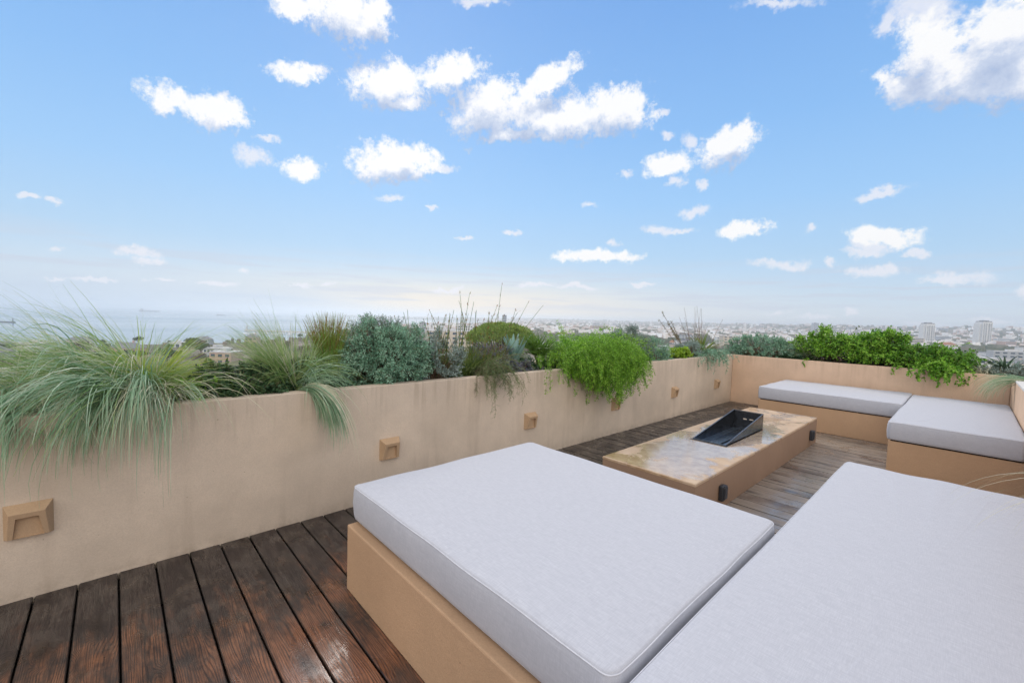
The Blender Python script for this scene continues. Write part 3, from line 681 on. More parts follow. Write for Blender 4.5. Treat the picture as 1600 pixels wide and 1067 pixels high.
# 3. upright tuft with browned tips
c = (-3.52, 1.27, .84)
b = np.stack([rng.normal(c[0], .035, 900), rng.normal(c[1], .04, 900), np.full(900, c[2])], 1)
pp = paths(b, U(900, -3.14, 3.14), R(1)*rng.normal(82, 5, 900), U(900, .38, .64), R(1)*U(900, 2, 22), 8, .3)
tips = pp[:, -3:].copy()
plant('upright bright green grass tuft with browned tips, left of the teal shrub', 'ornamental grass', 'tufted_grass', c,
      [('blades', ribbons(pp, U(900, .0028, .0045)), foliage('upright_blades', [(.10, .20, .02), (.18, .30, .04), (.28, .38, .08), (.38, .42, .14)], .3)),
       ('browned_tips', ribbons(tips[:420]+.0005, U(420, .003, .0045)), RUSTY)])

def clumped(c, rad, nclump, per, q, Ls, leafL, leafW, ang=45, base=.1, lumps=.16, full=.0, upb=.2, stemr=.0022, bottom=-.35):
    """bush: clumps over an uneven dome, each clump a burst of leafy shoots"""
    d = rdir(nclump*2); d = d[d[:, 2] > bottom][:nclump]
    k = len(d); ph = rng.uniform(0, 6.28, (4, 3))
    lump = 1+lumps*np.sin(d@(rng.normal(size=(3, 3))*3.2)+ph[0]).mean(1)*1.8
    rr = (lump*rng.uniform(.72 if full == 0 else full, 1.0, k))[:, None]
    C = np.array(c)+d*np.array(rad)*rr
    # shoots
    sd = unit(np.repeat(unit(d*np.array([1, 1, 1.0])+np.array([0, 0, upb])), per, 0)+rng.normal(0, .55, (k*per, 3)))
    L = U(k*per, .55, 1.15)*Ls
    sb = np.repeat(C, per, 0)+rng.normal(0, Ls*.22, (k*per, 3)) - sd*L[:, None]*.4
    n = len(sb); t = (np.arange(q)+.7)/q
    ps = sb[:, None]+sd[:, None]*(L[:, None]*t[None])[..., None]
    wallclear(ps, False)
    r = unit(rng.normal(size=(n, q, 3))); side = unit(r-(r*sd[:, None]).sum(-1, keepdims=True)*sd[:, None])
    a = R(ang)*(1.25-.6*t)[None, :, None]
    D = unit(sd[:, None]*np.cos(a)+side*np.sin(a)).reshape(-1, 3)
    P = ps.reshape(-1, 3); m = len(P)
    lf = leaves(P, D, U(m, .7, 1.2)*leafL, U(m, .8, 1.15)*leafW)
    # shoots and branches as thin tubes
    tw = tubes(np.stack([sb, sb+sd*L[:, None]], 1), np.full(n, stemr*.5), np.full(n, stemr*.25), 3)
    root = np.array([c[0], c[1], c[2]-rad[2]*.9]) + rng.normal(0, .02, (k, 3))
    mid = (root+C)/2+rng.normal(0, .02, (k, 3)); mid[:, 2] += .02
    br = tubes(wallclear(np.stack([root, mid, C], 1), False), np.full(k, stemr*1.6), np.full(k, stemr*.8), 3)
    return lf, join(tw, br)

# 4. low leafy cover between the grasses
lf, st = clumped((-3.32, .62, .92), (.14, .36, .14), 110, 7, 8, .07, .030, .017, 60)
plant('dark low ground cover under the second feather grass, along the wall edge', 'ground cover plant', 'ground_cover_plant', (-3.28, .62, .83), [('foliage', lf, DKGREEN), ('stems', st, BROWN)])
lf, st = clumped((-3.30, .40, .92), (.10, .15, .09), 34, 7, 8, .07, .034, .018, 60)
plant('small yellow-green leafy plant between the two big feather grasses', 'leafy plant', 'leafy_plant', (-3.3, .40, .83), [('foliage', lf, LIME), ('stems', st, BROWN)])
lf, st = clumped((-3.45, 1.05, .93), (.14, .28, .13), 60, 6, 8, .08, .030, .014, 55)
plant('dark green filler shrub behind the hanging plume of grass', 'shrub', 'filler_shrub', (-3.45, 1.05, .83), [('foliage', lf, DKGREEN), ('stems', st, BROWN)])
# 5. big teal shrub
lf, st = clumped((-3.38, 1.72, 1.07), (.28, .41, .28), 520, 8, 14, .085, .023, .0068, 62, lumps=.2, full=.62, bottom=-.8)
plant('big rounded teal shrub with fine needle leaves, tallest mass of the left planter', 'shrub', 'coastal_shrub', (-3.38, 1.70, .83), [('foliage', lf, TEAL), ('stems', st, BROWN)], 'teal shrubs')
lf, st = clumped((-3.52, 1.72, 1.32), (.18, .28, .09), 60, 5, 12, .09, .018, .006, 55, upb=1.0)
plant('sparse dark shoots standing above the big teal shrub', 'shrub', 'coastal_shrub', (-3.58, 1.52, .83), [('foliage', lf, TEALG), ('stems', st, BROWN)])
lf, st = clumped((-3.32, 2.16, 1.03), (.18, .22, .22), 110, 8, 14, .075, .020, .0065, 60, lumps=.2, full=.8, bottom=-.8)
plant('smaller pale grey-teal shrub leaning against the big teal one', 'shrub', 'coastal_shrub', (-3.3, 2.10, .83), [('foliage', lf, TEALG), ('stems', st, BROWN)])
# 6. restio reeds: stiff rusty stems out of a green base
def reeds(c, n, spread, hmin, hmax, lean, seed_n, label, name='reed_clump', az0=-3.14, az1=3.14):
    b = np.stack([rng.normal(c[0], spread*.5, n), rng.normal(c[1], spread, n), np.full(n, c[2])], 1)
    pp = paths(b, U(n, az0, az1), R(90)-np.abs(rng.normal(0, R(lean), n)), U(n, hmin, hmax), R(1)*U(n, 0, 10), 8, .15)
    stems = tubes(pp, np.full(n, .0036), np.full(n, .0018), 4)
    # sheaths and short branchlets on the upper half
    idx = rng.integers(3, 9, seed_n); who = rng.integers(0, n, seed_n)
    P = pp[who, idx]+rng.normal(0, .002, (seed_n, 3)); D = unit(unit(np.gradient(pp, axis=1)[who, idx])+rng.normal(0, .28, (seed_n, 3)))
    sh = leaves(P, D, U(seed_n, .012, .045), U(seed_n, .004, .009))
    ng = n*26
    bb = np.stack([rng.normal(c[0], spread*.6, ng), rng.normal(c[1], spread*1.1, ng), np.full(ng, c[2])], 1)
    gr = ribbons(paths(bb, U(ng, -3.14, 3.14), R(1)*rng.normal(70, 14, ng), U(ng, .14, .42), R(1)*U(ng, 5, 60), 6, .3), U(ng, .003, .005))
    plant(label, 'reed clump', name, c, [('stems', stems, REEDG), ('foliage', sh, RUSTY), ('base_blades', gr, REEDG)], 'reed clumps')  # the foliage part is made of sheaths and branchlets
reeds((-3.42, 2.28, .84), 24, .10, .42, .72, 10, 190, 'rusty reed clump just right of the big teal shrub, stems standing against the pale sky')
reeds((-3.46, 2.62, .84), 24, .10, .42, .84, 13, 230, 'tallest rusty reed clump, in the middle of the long planter')
reeds((-3.55, 3.0, .84), 12, .07, .60, .98, 15, 150, 'rusty reeds with two long leaning stems above the round green crown', az0=-.5, az1=.6)
# 7. needle-leaved trailer hanging over the wall
def trailer(c, n, azs, azw, L, Lw, needles, nl, nw, mat, label, cat, name, stemmat=BROWN, bend=(120, 15), pit=45, group=None, sp=.04, w=.0026):
    b = np.stack([rng.normal(c[0], sp, n), rng.normal(c[1], sp*1.4, n), np.full(n, c[2])], 1)
    segs = 14
    pp = paths(b, R(1)*(azs+rng.uniform(-azw, azw, n)), R(1)*rng.normal(pit, 14, n), np.clip(rng.normal(L, Lw, n), L*.35, L*1.5), R(1)*rng.normal(bend[0], bend[1], n), segs, .35, 1.1)
    pp += rng.normal(0, .004, pp.shape)
    t = unit(np.gradient(pp, axis=1))
    f = rng.uniform(.18, 1, (n, needles))*segs; i = np.minimum(f.astype(int), segs-1); fr = (f-i)[..., None]; ii = np.arange(n)[:, None]
    P = (pp[ii, i]*(1-fr)+pp[ii, i+1]*fr).reshape(-1, 3); T_ = t[ii, i].reshape(-1, 3)
    D = unit(T_*.75+rng.normal(0, .55, P.shape)); m = len(P)
    plant(label, cat, name, c, [('foliage', leaves(P, D, U(m, .6, 1.25)*nl, np.full(m, nw)), mat), ('stems', tubes(pp, np.full(n, w*.6), np.full(n, w*.25), 3), stemmat)], group)
trailer((-3.24, 2.66, .90), 64, 92, 34, .48, .12, 80, .042, .0026, OLIVE, 'wispy grey-green needle plant trailing down the wall in the middle', 'trailing plant', 'trailing_plant', bend=(132, 12))
trailer((-3.36, 2.85, .86), 50, 100, 90, .30, .08, 46, .034, .0028, OLIVE, 'mound of olive needle foliage at the wall edge beside the trailing needle plant', 'shrub', 'needle_shrub', bend=(70, 25), pit=55)
# 8. plum rosettes
lf, st = clumped((-3.30, 3.12, .90), (.10, .34, .09), 60, 5, 12, .045, .026, .014, 65)
plant('low plum-grey rosette plant on the wall edge, left of the palm', 'succulent', 'rosette_plant', (-3.3, 3.12, .83), [('foliage', lf, PURPLE), ('stems', st, BROWN)])
lf, st = clumped((-3.52, 2.95, 1.04), (.14, .30, .14), 42, 4, 10, .08, .022, .008, 55)
plant('thin brown-purple twiggy bush behind the plum rosettes', 'shrub', 'twiggy_shrub', (-3.52, 2.95, .83), [('foliage', lf, PURPLE), ('stems', st, BROWN)])
# 9. glaucous strap leaves and a young fan palm
def straps(c, n, L, W, pitch, bend, azs=(-3.14, 3.14), fold=.25, segs=7, peak=.35):
    b = np.array(c)+rng.normal(0, .012, (n, 3))*[1, 1, 0]
    pp = paths(b, U(n, *azs), R(1)*rng.normal(*pitch, n), U(n, *L), R(1)*U(n, *bend), segs, .1)
    k = segs+1; t = unit(np.gradient(pp, axis=1)); s = np.linspace(0, 1, k)
    hz = unit(np.cross(t, np.array([0, 0, 1.])+0*t)); up_ = np.cross(hz, t)
    prof = np.where(s < peak, .45+.55*s/peak, np.cos((s-peak)/(1-peak)*1.5)**.8)
    wd = (U(n, .8, 1.15)*W)[:, None, None]*prof[None, :, None]*.5
    V = np.stack([pp-hz*wd+up_*wd*fold*2, pp, pp+hz*wd+up_*wd*fold*2], 2).reshape(-1, 3)
    i = (np.arange(n)[:, None]*k+np.arange(k-1)[None])*3
    F = np.concatenate([np.stack([i, i+1, i+4, i+3], -1).reshape(-1, 4), np.stack([i+1, i+2, i+5, i+4], -1).reshape(-1, 4)])
    return V, F
plant('glaucous blue strap-leaved plant between the rosettes and the palm', 'succulent', 'strap_leaved_plant', (-3.55, 3.35, .84), [('leaves', straps((-3.55, 3.35, .85), 17, (.28, .50), .065, (66, 14), (5, 25)), AGAVE)])
def fanpalm(c, nf, leafs, L, label):
    Vs = []; stems = []
    for i in range(nf):
        a = rng.uniform(-3.14, 3.14); p0 = R(rng.uniform(50, 86)); h = rng.uniform(.10, .26)
        d = np.array([math.cos(p0)*math.sin(a), math.cos(p0)*math.cos(a), math.sin(p0)]); e = np.array(c)+d*h
        stems.append(np.stack([np.array(c), (np.array(c)+e)/2+[0, 0, .01], e]))
        sidev = unit(np.cross(d, [0, 0, 1.]))
        angs = np.linspace(-1.25, 1.25, leafs)
        D = unit(d[None]*np.cos(angs)[:, None]+sidev[None]*np.sin(angs)[:, None]+rng.normal(0, .04, (leafs, 3)))
        s = np.linspace(0, 1, 6)
        pp = e+D[:, None]*(s[None]*L*rng.uniform(.8, 1.1, (leafs, 1)))[..., None]; pp[..., 2] -= .05*s[None]**2
        Vs.append(ribbons(wallclear(pp), np.full(leafs, .012), .1, .4))
    st = np.stack(stems)
    plant(label, 'palm', 'young_fan_palm', c, [('fronds', join(*Vs), PALM), ('stalks', tubes(st, np.full(nf, .004), np.full(nf, .003), 4), REEDG)])
fanpalm((-3.42, 3.62, .90), 12, 16, .27, 'young fan palm standing left of the hanging bright green fern')
# 10. bright asparagus fern cascading over the wall
def cascade(c, n, spread, azs, azw, L, Lw, mat, label, q=80, nl=.026, nw=.0085, pit=(48, 18), bend=(120, 24), name='foxtail_fern', cat='fern', group=None, plume=.055, stemmat=REEDG, drape=False):
    b = np.stack([rng.normal(c[0], .05, n), rng.normal(c[1], spread, n), np.full(n, c[2])], 1)
    segs = 12
    pp = paths(b, R(1)*(azs+rng.uniform(-azw, azw, n)), R(1)*rng.normal(*pit, n), np.clip(rng.normal(L, Lw, n), L*.4, L*1.4), R(1)*rng.normal(*bend, n), segs, .3, 1.15)
    if drape:                              # a second lot of fronds that starts on the coping and hangs straight down
        k = n//2; b2 = np.stack([rng.normal(-3.13, .03, k), rng.normal(c[1]+.02, spread*1.15, k), np.full(k, .97)], 1)
        ln = U(k, .34, .74)*np.exp(-((b2[:, 1]-c[1]-.05)/(spread*2.2))**2)
        p2 = paths(b2, R(1)*U(k, 60, 120), R(1)*rng.normal(28, 16, k), ln, R(1)*rng.normal(116, 8, k), segs, .3, .6)
        pp = np.concatenate([pp, p2]); n += k
    t = unit(np.gradient(pp, axis=1)); ii = np.arange(n)[:, None]
    f = rng.uniform(.12, 1, (n, q))*segs; i = np.minimum(f.astype(int), segs-1); fr = (f-i)[..., None]
    prof = np.sin(np.clip(f/segs, .1, 1)*2.6+.35).clip(.25, 1)
    side = unit(rng.normal(size=(n, q, 3)))
    P = pp[ii, i]*(1-fr)+pp[ii, i+1]*fr + side*(rng.uniform(0, 1, (n, q))*plume*prof)[..., None]
    P = wallclear(P).reshape(-1, 3)
    D = unit(t[ii, i].reshape(-1, 3)*.5+side.reshape(-1, 3)*.6+rng.normal(0, .3, P.shape)); m = len(P)
    plant(label, cat, name, c, [('fronds', leaves(P, D, U(m, .6, 1.3)*nl, U(m, .8, 1.2)*nw), mat), ('stems', tubes(pp, np.full(n, .0016), np.full(n, .0008), 3), stemmat)], group)
cascade((-3.26, 4.40, .95), 420, .29, 92, 62, .62, .17, LIME, 'bright green foxtail fern cascading over the long wall and hiding a step light', q=170, pit=(58, 16), bend=(142, 20), nl=.022, nw=.0075, plume=.055, drape=True)
cascade((-3.46, 4.42, .96), 150, .26, 60, 150, .42, .09, LIME, 'bright green fern mound behind the cascading one', q=150, nl=.022, nw=.0075, pit=(64, 16), bend=(80, 25))
lf, st = clumped((-3.46, 3.95, .95), (.14, .20, .11), 50, 6, 10, .08, .028, .009, 50)
plant('dark green bush between the palm and the cascading fern', 'shrub', 'filler_shrub', (-3.42, 3.95, .83), [('foliage', lf, IVY), ('stems', st, BROWN)])
# 11. grey-teal shrubs towards the corner
lf, st = clumped((-3.45, 5.55, 1.10), (.26, .46, .25), 190, 7, 13, .10, .024, .0075, 55, lumps=.22, full=.78, upb=.5, bottom=-.8)
plant('grey-teal shrub with dark woody gaps, right of the cascading fern', 'shrub', 'coastal_shrub', (-3.45, 5.55, .83), [('foliage', lf, TEALG), ('stems', st, BROWN)], 'teal shrubs')
lf, st = clumped((-3.30, 6.05, .98), (.20, .40, .18), 110, 7, 13, .09, .024, .008, 60, lumps=.2, full=.8, bottom=-.8)
plant('low teal shrub bulging over the wall edge, right of the grey-teal one', 'shrub', 'coastal_shrub', (-3.30, 6.05, .83), [('foliage', lf, TEAL), ('stems', st, BROWN)], 'teal shrubs')
lf, st = clumped((-3.26, 5.05, .93), (.12, .22, .10), 40, 6, 10, .08, .028, .012, 55)
plant('small green leafy plant squeezed between fern and grey-teal shrub', 'leafy plant', 'leafy_plant', (-3.26, 5.05, .83), [('foliage', lf, IVY), ('stems', st, BROWN)])
lf, st = clumped((-3.28, 6.85, .95), (.12, .36, .10), 44, 7, 9, .06, .034, .020, 60)
plant('low yellow-green succulent near the far end of the long wall', 'succulent', 'yellow_succulent', (-3.28, 6.85, .83), [('foliage', lf, YELLOW), ('stems', st, REEDG)])
# 12. corner: yellow-green sword leaves with bare twigs above, teal trailer below
plant('yellow-green sword-leaved clump in the far corner with bare twigs above it', 'ornamental grass', 'sword_leaved_clump', (-3.40, 8.0, .84),
      [('leaves', straps((-3.40, 8.0, .85), 70, (.26, .55), .030, (62, 18), (5, 40)), foliage('sword_leaves', [(.13, .19, .03), (.22, .29, .05), (.33, .36, .09)], .25)),
       ('bare_twigs', tubes(paths(np.array([[-3.45, 8.0, .85]])+rng.normal(0, .08, (16, 3))*[1, 2.2, 0], U(16, -2.6, .4), R(1)*rng.normal(74, 11, 16), U(16, .55, .98), R(1)*U(16, -8, 14), 8, .1), np.full(16, .0052), np.full(16, .0022), 4), BROWN)])
pp = paths(np.array([[-3.55, 7.75, .9]]*5)+rng.normal(0, .04, (5, 3)), U(5, -2.9, -1.9), R(1)*U(5, 48, 66), U(5, .55, .85), R(1)*U(5, -10, 8), 12, .2)
who = rng.integers(0, 5, 420); idx = rng.integers(4, 13, 420)
plant('scruffy brown bottlebrush stems leaning left out of the far corner', 'shrub', 'bottlebrush_stems', (-3.55, 7.75, .84),
      [('stems', tubes(pp, np.full(5, .006), np.full(5, .003), 4), BROWN), ('foliage', leaves(pp[who, idx], rdir(420), U(420, .02, .05), U(420, .006, .011)), foliage('bristle_brown', [(.12, .10, .05), (.22, .19, .10), (.30, .27, .16)], .1))])  # the foliage part is made of bristles
trailer((-3.24, 7.70, .90), 100, 92, 60, .36, .10, 46, .042, .0065, TEAL, 'teal needle-leaved trailer hanging in the far corner above the last step light', 'trailing plant', 'trailing_plant', bend=(120, 18), sp=.13)
lf, st = clumped((-3.35, 7.35, 1.0), (.16, .34, .12), 60, 6, 11, .09, .03, .009, 55)
plant('blue-green bush between the yellow succulent and the corner trailer', 'shrub', 'coastal_shrub', (-3.35, 7.35, .83), [('foliage', lf, TEALG), ('stems', st, BROWN)])
# 13. back planter
lf, st = clumped((-2.72, 9.08, 1.03), (.62, .26, .24), 230, 7, 12, .10, .028, .011, 58, lumps=.15, full=.8, bottom=-.8)
plant('low spreading teal shrub at the left end of the back planter', 'shrub', 'coastal_shrub', (-2.72, 9.08, .83), [('foliage', lf, TEAL), ('stems', st, BROWN)], 'teal shrubs')
c = (-2.02, 9.15, .84)
plant('thin arching grass between the back planter\'s teal shrub and green creeper', 'ornamental grass', 'arching_grass', c, [('blades', gblades(c, 420, .05, 0, 180, 64, 14, .46, .10, 65, 22, .005), GRASS), ('dry_blades', gblades(c, 90, .05, 0, 180, 66, 12, .46, .10, 60, 22, .004), STRAW)])
def creeper(c, rad, n, label, mat=IVY, ll=.034, lw=.024, full=.66, per=10):
    lf, st = clumped(c, rad, n, per, 8, .12, ll, lw, 68, lumps=.34, full=full, upb=.5)
    plant(label, 'creeper', 'leafy_creeper', (c[0], c[1], .83), [('foliage', lf, mat), ('stems', st, BROWN)], 'green creepers of the back planter')
creeper((-1.62, 9.05, 1.08), (.42, .26, .28), 150, 'left mound of bright green creeper over the far bench')
creeper((-.98, 9.05, 1.07), (.50, .27, .33), 200, 'tallest middle mound of green creeper in the back planter')
creeper((-.36, 8.98, .99), (.44, .28, .21), 150, 'right mound of darker green creeper spilling over the back wall', foliage('creeper_leaves_dark', [(.03, .10, .012), (.08, .22, .022), (.16, .34, .038), (.28, .46, .08)], .28, .42, 7))
trailer((-.30, 8.82, .94), 60, 178, 48, .34, .10, 40, .040, .026, IVY, 'creeper shoots hanging down the back wall over the corner cushion', 'creeper', 'leafy_creeper', REEDG, bend=(128, 16), sp=.10, pit=38)
trailer((-.62, 8.80, .92), 9, 178, 60, .26, .07, 16, .040, .026, IVY, 'few loose creeper shoots hanging behind the joint of the two far cushions', 'creeper', 'leafy_creeper', REEDG, bend=(128, 16), sp=.12, pit=30)
trailer((-1.82, 8.80, .92), 1, 180, 30, .24, .02, 46, .040, .020, IVY, 'single short creeper shoot hanging near the left end of the far bench', 'creeper', 'leafy_creeper', REEDG, bend=(128, 16), sp=.03, pit=30)
pp = paths(np.array([[-1.55, 9.1, 1.15]]*11)+rng.normal(0, 1, (11, 3))*[.22, .04, .02], U(11, -1.2, 1.6), R(1)*U(11, 45, 80), U(11, .22, .42), R(1)*U(11, 0, 50), 8, .5)
who = rng.integers(0, 11, 70); idx = rng.integers(4, 9, 70)
plant('sparse climbing shoots with small dark leaves above the left creeper mound', 'creeper', 'climbing_shoots', (-1.5, 9.1, 1.1), [('stems', tubes(pp, np.full(11, .003), np.full(11, .0015), 3), REEDG), ('foliage', leaves(pp[who, idx], rdir(70), U(70, .03, .055), U(70, .018, .03)), foliage('dark_shoot_leaves', [(.04, .055, .02), (.09, .12, .04), (.14, .19, .06)]))])
c = (.10, 9.0, .86)
plant('tangle of dry straw stems right of the green creeper', 'dry plant', 'dry_straw_clump', c, [('stems', join(gblades(c, 240, .10, 0, 180, 40, 24, .30, .09, 90, 34, .006), gblades(c, 60, .08, 180, 50, 40, 15, .30, .08, 120, 20, .005)), STRAW)])
plant('dark green arching sword leaves near the right end of the back planter', 'succulent', 'arching_leaves_plant', (.36, 9.12, .84),
      [('leaves', straps((.36, 9.12, .85), 44, (.28, .52), .030, (60, 16), (30, 90)), foliage('arching_dark', [(.05, .09, .05), (.09, .15, .09), (.16, .22, .15)], .15))])
lf, st = clumped((.45, 8.98, .93), (.30, .16, .09), 60, 6, 10, .08, .03, .008, 50)
plant('grey-green undergrowth at the right end of the back planter', 'ground cover plant', 'ground_cover_plant', (.45, 8.98, .83), [('foliage', lf, TEALG), ('stems', st, BROWN)])
c = (.62, 8.05, .86)
plant('pale feather grass plume arching in from the right edge over the corner cushion', 'ornamental grass', 'feather_grass', c,
      [('blades', gblades(c, 130, .02, -92, 9, 26, 5, .58, .07, 108, 9, .005), GRASSC), ('dry_blades', gblades(c, 70, .02, -94, 18, 24, 8, .60, .10, 108, 12, .0042), STRAW)], 'feather grasses')
c = (.66, 2.62, .86)
plant('loose straw-coloured grass blades reaching in at the right edge over the foreground bench', 'ornamental grass', 'feather_grass', c,
      [('blades', join(gblades(c, 26, .05, -96, 16, 26, 8, .60, .07, 92, 14, .0026, 14), gblades((.62, 2.35, .86), 16, .05, -100, 14, 18, 9, .52, .08, 95, 14, .0022, 14)), STRAW),
       ('green_blades', gblades((.70, 2.5, .86), 26, .05, -60, 60, 60, 12, .34, .08, 60, 14, .003), GRASSC)], 'feather grasses')

# low planting that fills the soil between the named plants
vf = []
for i in range(64):
    y = rng.uniform(.2, 8.5); lf, st = clumped((rng.uniform(-3.66, -3.34), y, .885), (.15, .2, .075), 14, 6, 7, .07, .030, .013, 62); vf += [lf]
for i in range(30):
    x = rng.uniform(-3.2, .9); lf, st = clumped((x, rng.uniform(8.95, 9.3), .885), (.2, .14, .075), 14, 6, 7, .07, .030, .013, 62); vf += [lf]
V_, F_ = join(*vf); tag(mesh('ground_cover', V_, F_, DKGREEN), kind='stuff')

for cx, nn, lb in ((-1.62, 34, 'feathery bright shoots over the left creeper mound'), (-.95, 46, 'feathery bright shoots over the middle creeper mound'), (-.40, 40, 'feathery bright shoots over the right creeper mound, dropping over the wall edge')):
    trailer((cx, 8.98, 1.02 if cx < -.5 else .95), nn, 180, 180, .36, .09, 60, .028, .014, LIME, lb, 'creeper', 'feathery_creeper', REEDG, bend=(95, 30), pit=62, sp=.15)

# ================================================================ the town, the sea, the hills
SEA = -43.0
def shore(th):        # metres to the water's edge by bearing (degrees right of the view direction)
    return float(np.interp(th, [-180, -90, -55, -42, -33, -27, -20, -12, -4, 6, 40, 180], [900, 700, 640, 650, 690, 760, 1050, 1900, 3200, 16000, 20000, 20000]))
def ridge(th, d):
    a = .88*float(np.interp(th, [-24, -14, -6, 4, 12, 22, 32, 40, 46, 52, 70], [0, 18, 44, 60, 58, 56, 62, 66, 70, 72, 74]))
    k = float(np.interp(th, [-20, 0, 20, 35, 50], [8200, 7600, 6000, 4300, 3700]))
    w = k*.30
    return a*math.exp(-((d-k)/w)**2) if d < k else a
def ground_h(th, d):
    sh = shore(th)
    base = float(np.interp(d, [0, 60, 200, sh*.55+120, sh], [-20, -20, -27, -34 if th < 10 else -32, SEA+.6])) if sh < 9000 else float(np.interp(d, [0, 60, 260, 900, 2500, 20000], [-20, -20, -29, -33, -30, -30]))
    h = base if d <= sh else SEA-2.2
    r = ridge(th, d)
    bump = 0
    if d > 2000 and r > 1:
        bump = (math.sin(th*2.1+d*.0011)*.5+math.sin(th*4.7+1+d*.002)*.3+math.sin(th*9.3+2)*.25)*r*.13
    if d <= sh: h = h + (r+bump)*(1 if d > 1200 else d/1200)
    elif r > 3 and d > 5200: h = max(h, SEA+r+bump)
    return h
def gz(th, d): return ground_h(th, d)
dist = np.concatenate([[0, 12, 30, 60], np.geomspace(90, 19000, 74)])
ths = np.arange(-180, 180, 1.2)
V = []; F = []
for d in dist:
    for th in ths:
        a = R(th); p = VF*(d*math.cos(a)) + VR*(d*math.sin(a)); V.append((p.x, p.y, ground_h(th, max(d, 1))))
n = len(ths)
for j in range(len(dist)-1):
    for i in range(n):
        F.append((j*n+i, j*n+(i+1) % n, (j+1)*n+(i+1) % n, (j+1)*n+i))
m_, t, out = newmat('town_ground'); p = pos(t)
nn = t.noise(p, .02, 6, .7); n2 = t.noise(p, .11, 5, .7); n3_ = t.noise(p, .004, 4, .6)
c = t.ramp(nn, [(.25, (.035, .055, .025)), (.42, (.10, .095, .06)), (.55, (.22, .17, .13)), (.68, (.34, .29, .25)), (.8, (.10, .12, .07))])
c = t.mix(t.mrange(n2, .45, .65, 0, .7), c, (.05, .065, .035))
c = t.mix(t.mrange(n2, .60, .68, 0, .8), c, (.50, .47, .44))
c = t.mix(t.mrange(n3_, .45, .65, 0, .5), c, (.07, .085, .05))
pbsdf(t, out, c, .95, .1)
tag(mesh('terrain', V, F, m_, smooth=True), kind='structure')
m_, t, out = newmat('sea_water'); p = pos(t)
x, y, z = t.xyz(p)
wv = t.noise(t.comb(x, y), .05, 6, .7); str_ = t.noise(t.comb(t.math('MULTIPLY', x, .0011), t.math('MULTIPLY', y, .0003)), 1.0, 5, .6)
c = t.mix(t.mrange(str_, .35, .65), (.05, .12, .17), (.08, .16, .21))
pbsdf(t, out, c, t.mrange(str_, .3, .7, .06, .16), .5, bump=(wv, .08, 1.2), IOR=1.33)
sv_ = [(0, 0, SEA)]; sf = []
for k in range(96):
    a = k/96*2*math.pi; sv_.append((20000*math.cos(a), 20000*math.sin(a), SEA))
for k in range(96): sf.append((0, 1+k, 1+(k+1) % 96))
tag(mesh('sea', sv_, sf, m_), kind='structure')

# host building under the terrace
hb = empty('host_building', (0, 0, 0), 'building whose roof carries the terrace, directly below the planters', 'building')
boxo('wall', (XL-.88, XR+.88, YF-.48, YB+.83, -24, -.36), plain('host_render', (.52, .45, .38), .85), hb)
for fl in range(6):
    for k in range(4):
        boxo('window', (XL-.9, XL-.8795, YF+.6+k*2.7, YF+2.0+k*2.7, -3.2-fl*3.1, -1.7-fl*3.1), plain('host_glass', (.05, .07, .09), .1, .5) if fl == 0 and k == 0 else bpy.data.materials['host_glass'], hb)

WH = plain('white_render', (.66, .65, .64), .85, .2, 0, .06, .3); CR = plain('cream_render', (.58, .50, .41), .85, .2, 0, .08, .3)
GY = plain('grey_render', (.40, .41, .43), .85, .2, 0, .08, .3); PK = plain('rose_render', (.50, .36, .30), .85, .2, 0, .08, .3)
TERRA = plain('terracotta_tiles', (.33, .17, .11), .9, .2, 0, .2, .5); FLATR = plain('pale_flat_roof', (.55, .54, .54), .9, .2, 0, .1, .3); SLATE = plain('grey_roof', (.22, .22, .24), .8, .2, 0, .15, .5)
WIN = plain('far_window_glass', (.07, .10, .14), .2, .5, 0, .2, 1)
BALC = plain('balcony_white', (.68, .68, .70), .7)
def frame(o, k, px, rz=0, zoff=0):
    P_ = far(k, px); th = math.degrees(math.atan2((px-800)/668, 1)); d = k/math.cos(R(th))
    o.location = (P_.x, P_.y, gz(th, d)-1.5+zoff); o.rotation_euler = (0, 0, YAW+R(rz))
def house(k, px, w_, d_, h, wallm, roofm, roof, label, cat='building', group=None, rz=0, nwin=4, name='town_building', floors=None, zoff=0):
    t = empty(name, (0, 0, 0), label, cat, group); frame(t, k, px, rz, zoff)
    fl = floors or max(1, int(h/3.2))
    boxo('wall', (-w_/2, w_/2, -d_/2, d_/2, 0, h), wallm, t)
    if roof == 'flat':
        m = MB(); m.box(-w_/2-.15, w_/2+.15, -d_/2-.15, d_/2+.15, h+.02, h+.5)
        m.box(-w_*.15, w_*.12, -d_*.2, d_*.2, h+.52, h+2.4); m.build('roof', roofm, t)
    else:
        m = MB(); r = min(d_*.32, 4)
        m.add([(-w_/2-.4, -d_/2-.4, h), (w_/2+.4, -d_/2-.4, h), (w_/2+.4, d_/2+.4, h), (-w_/2-.4, d_/2+.4, h), (-w_/2+d_*.3, 0, h+r), (w_/2-d_*.3, 0, h+r)],
              [(0, 1, 5, 4), (1, 2, 5), (2, 3, 4, 5), (3, 0, 4), (0, 3, 2, 1)]); m.build('roof', roofm, t)
        if nwin: boxo('chimney', (w_*.2, w_*.2+.9, -.45, .45, h+r*.5, h+r+1.2), wallm, t)
    for f in range(fl):
        if not nwin: break
        z0 = (f+.32)*h/fl; z1 = z0+h/fl*.45
        for q in range(nwin):
            cx = -w_/2+(q+.5)*w_/nwin; ww = w_/nwin*.28
            if k < 900: boxo('window', (cx-ww, cx+ww, -d_/2-.06, -d_/2+.05, z0, z1), WIN, t)
        if k >= 900: boxo('window_row', (-w_/2+w_*.05, w_/2-w_*.05, -d_/2-.08, -d_/2+.05, z0, z1), WIN, t)
    return t
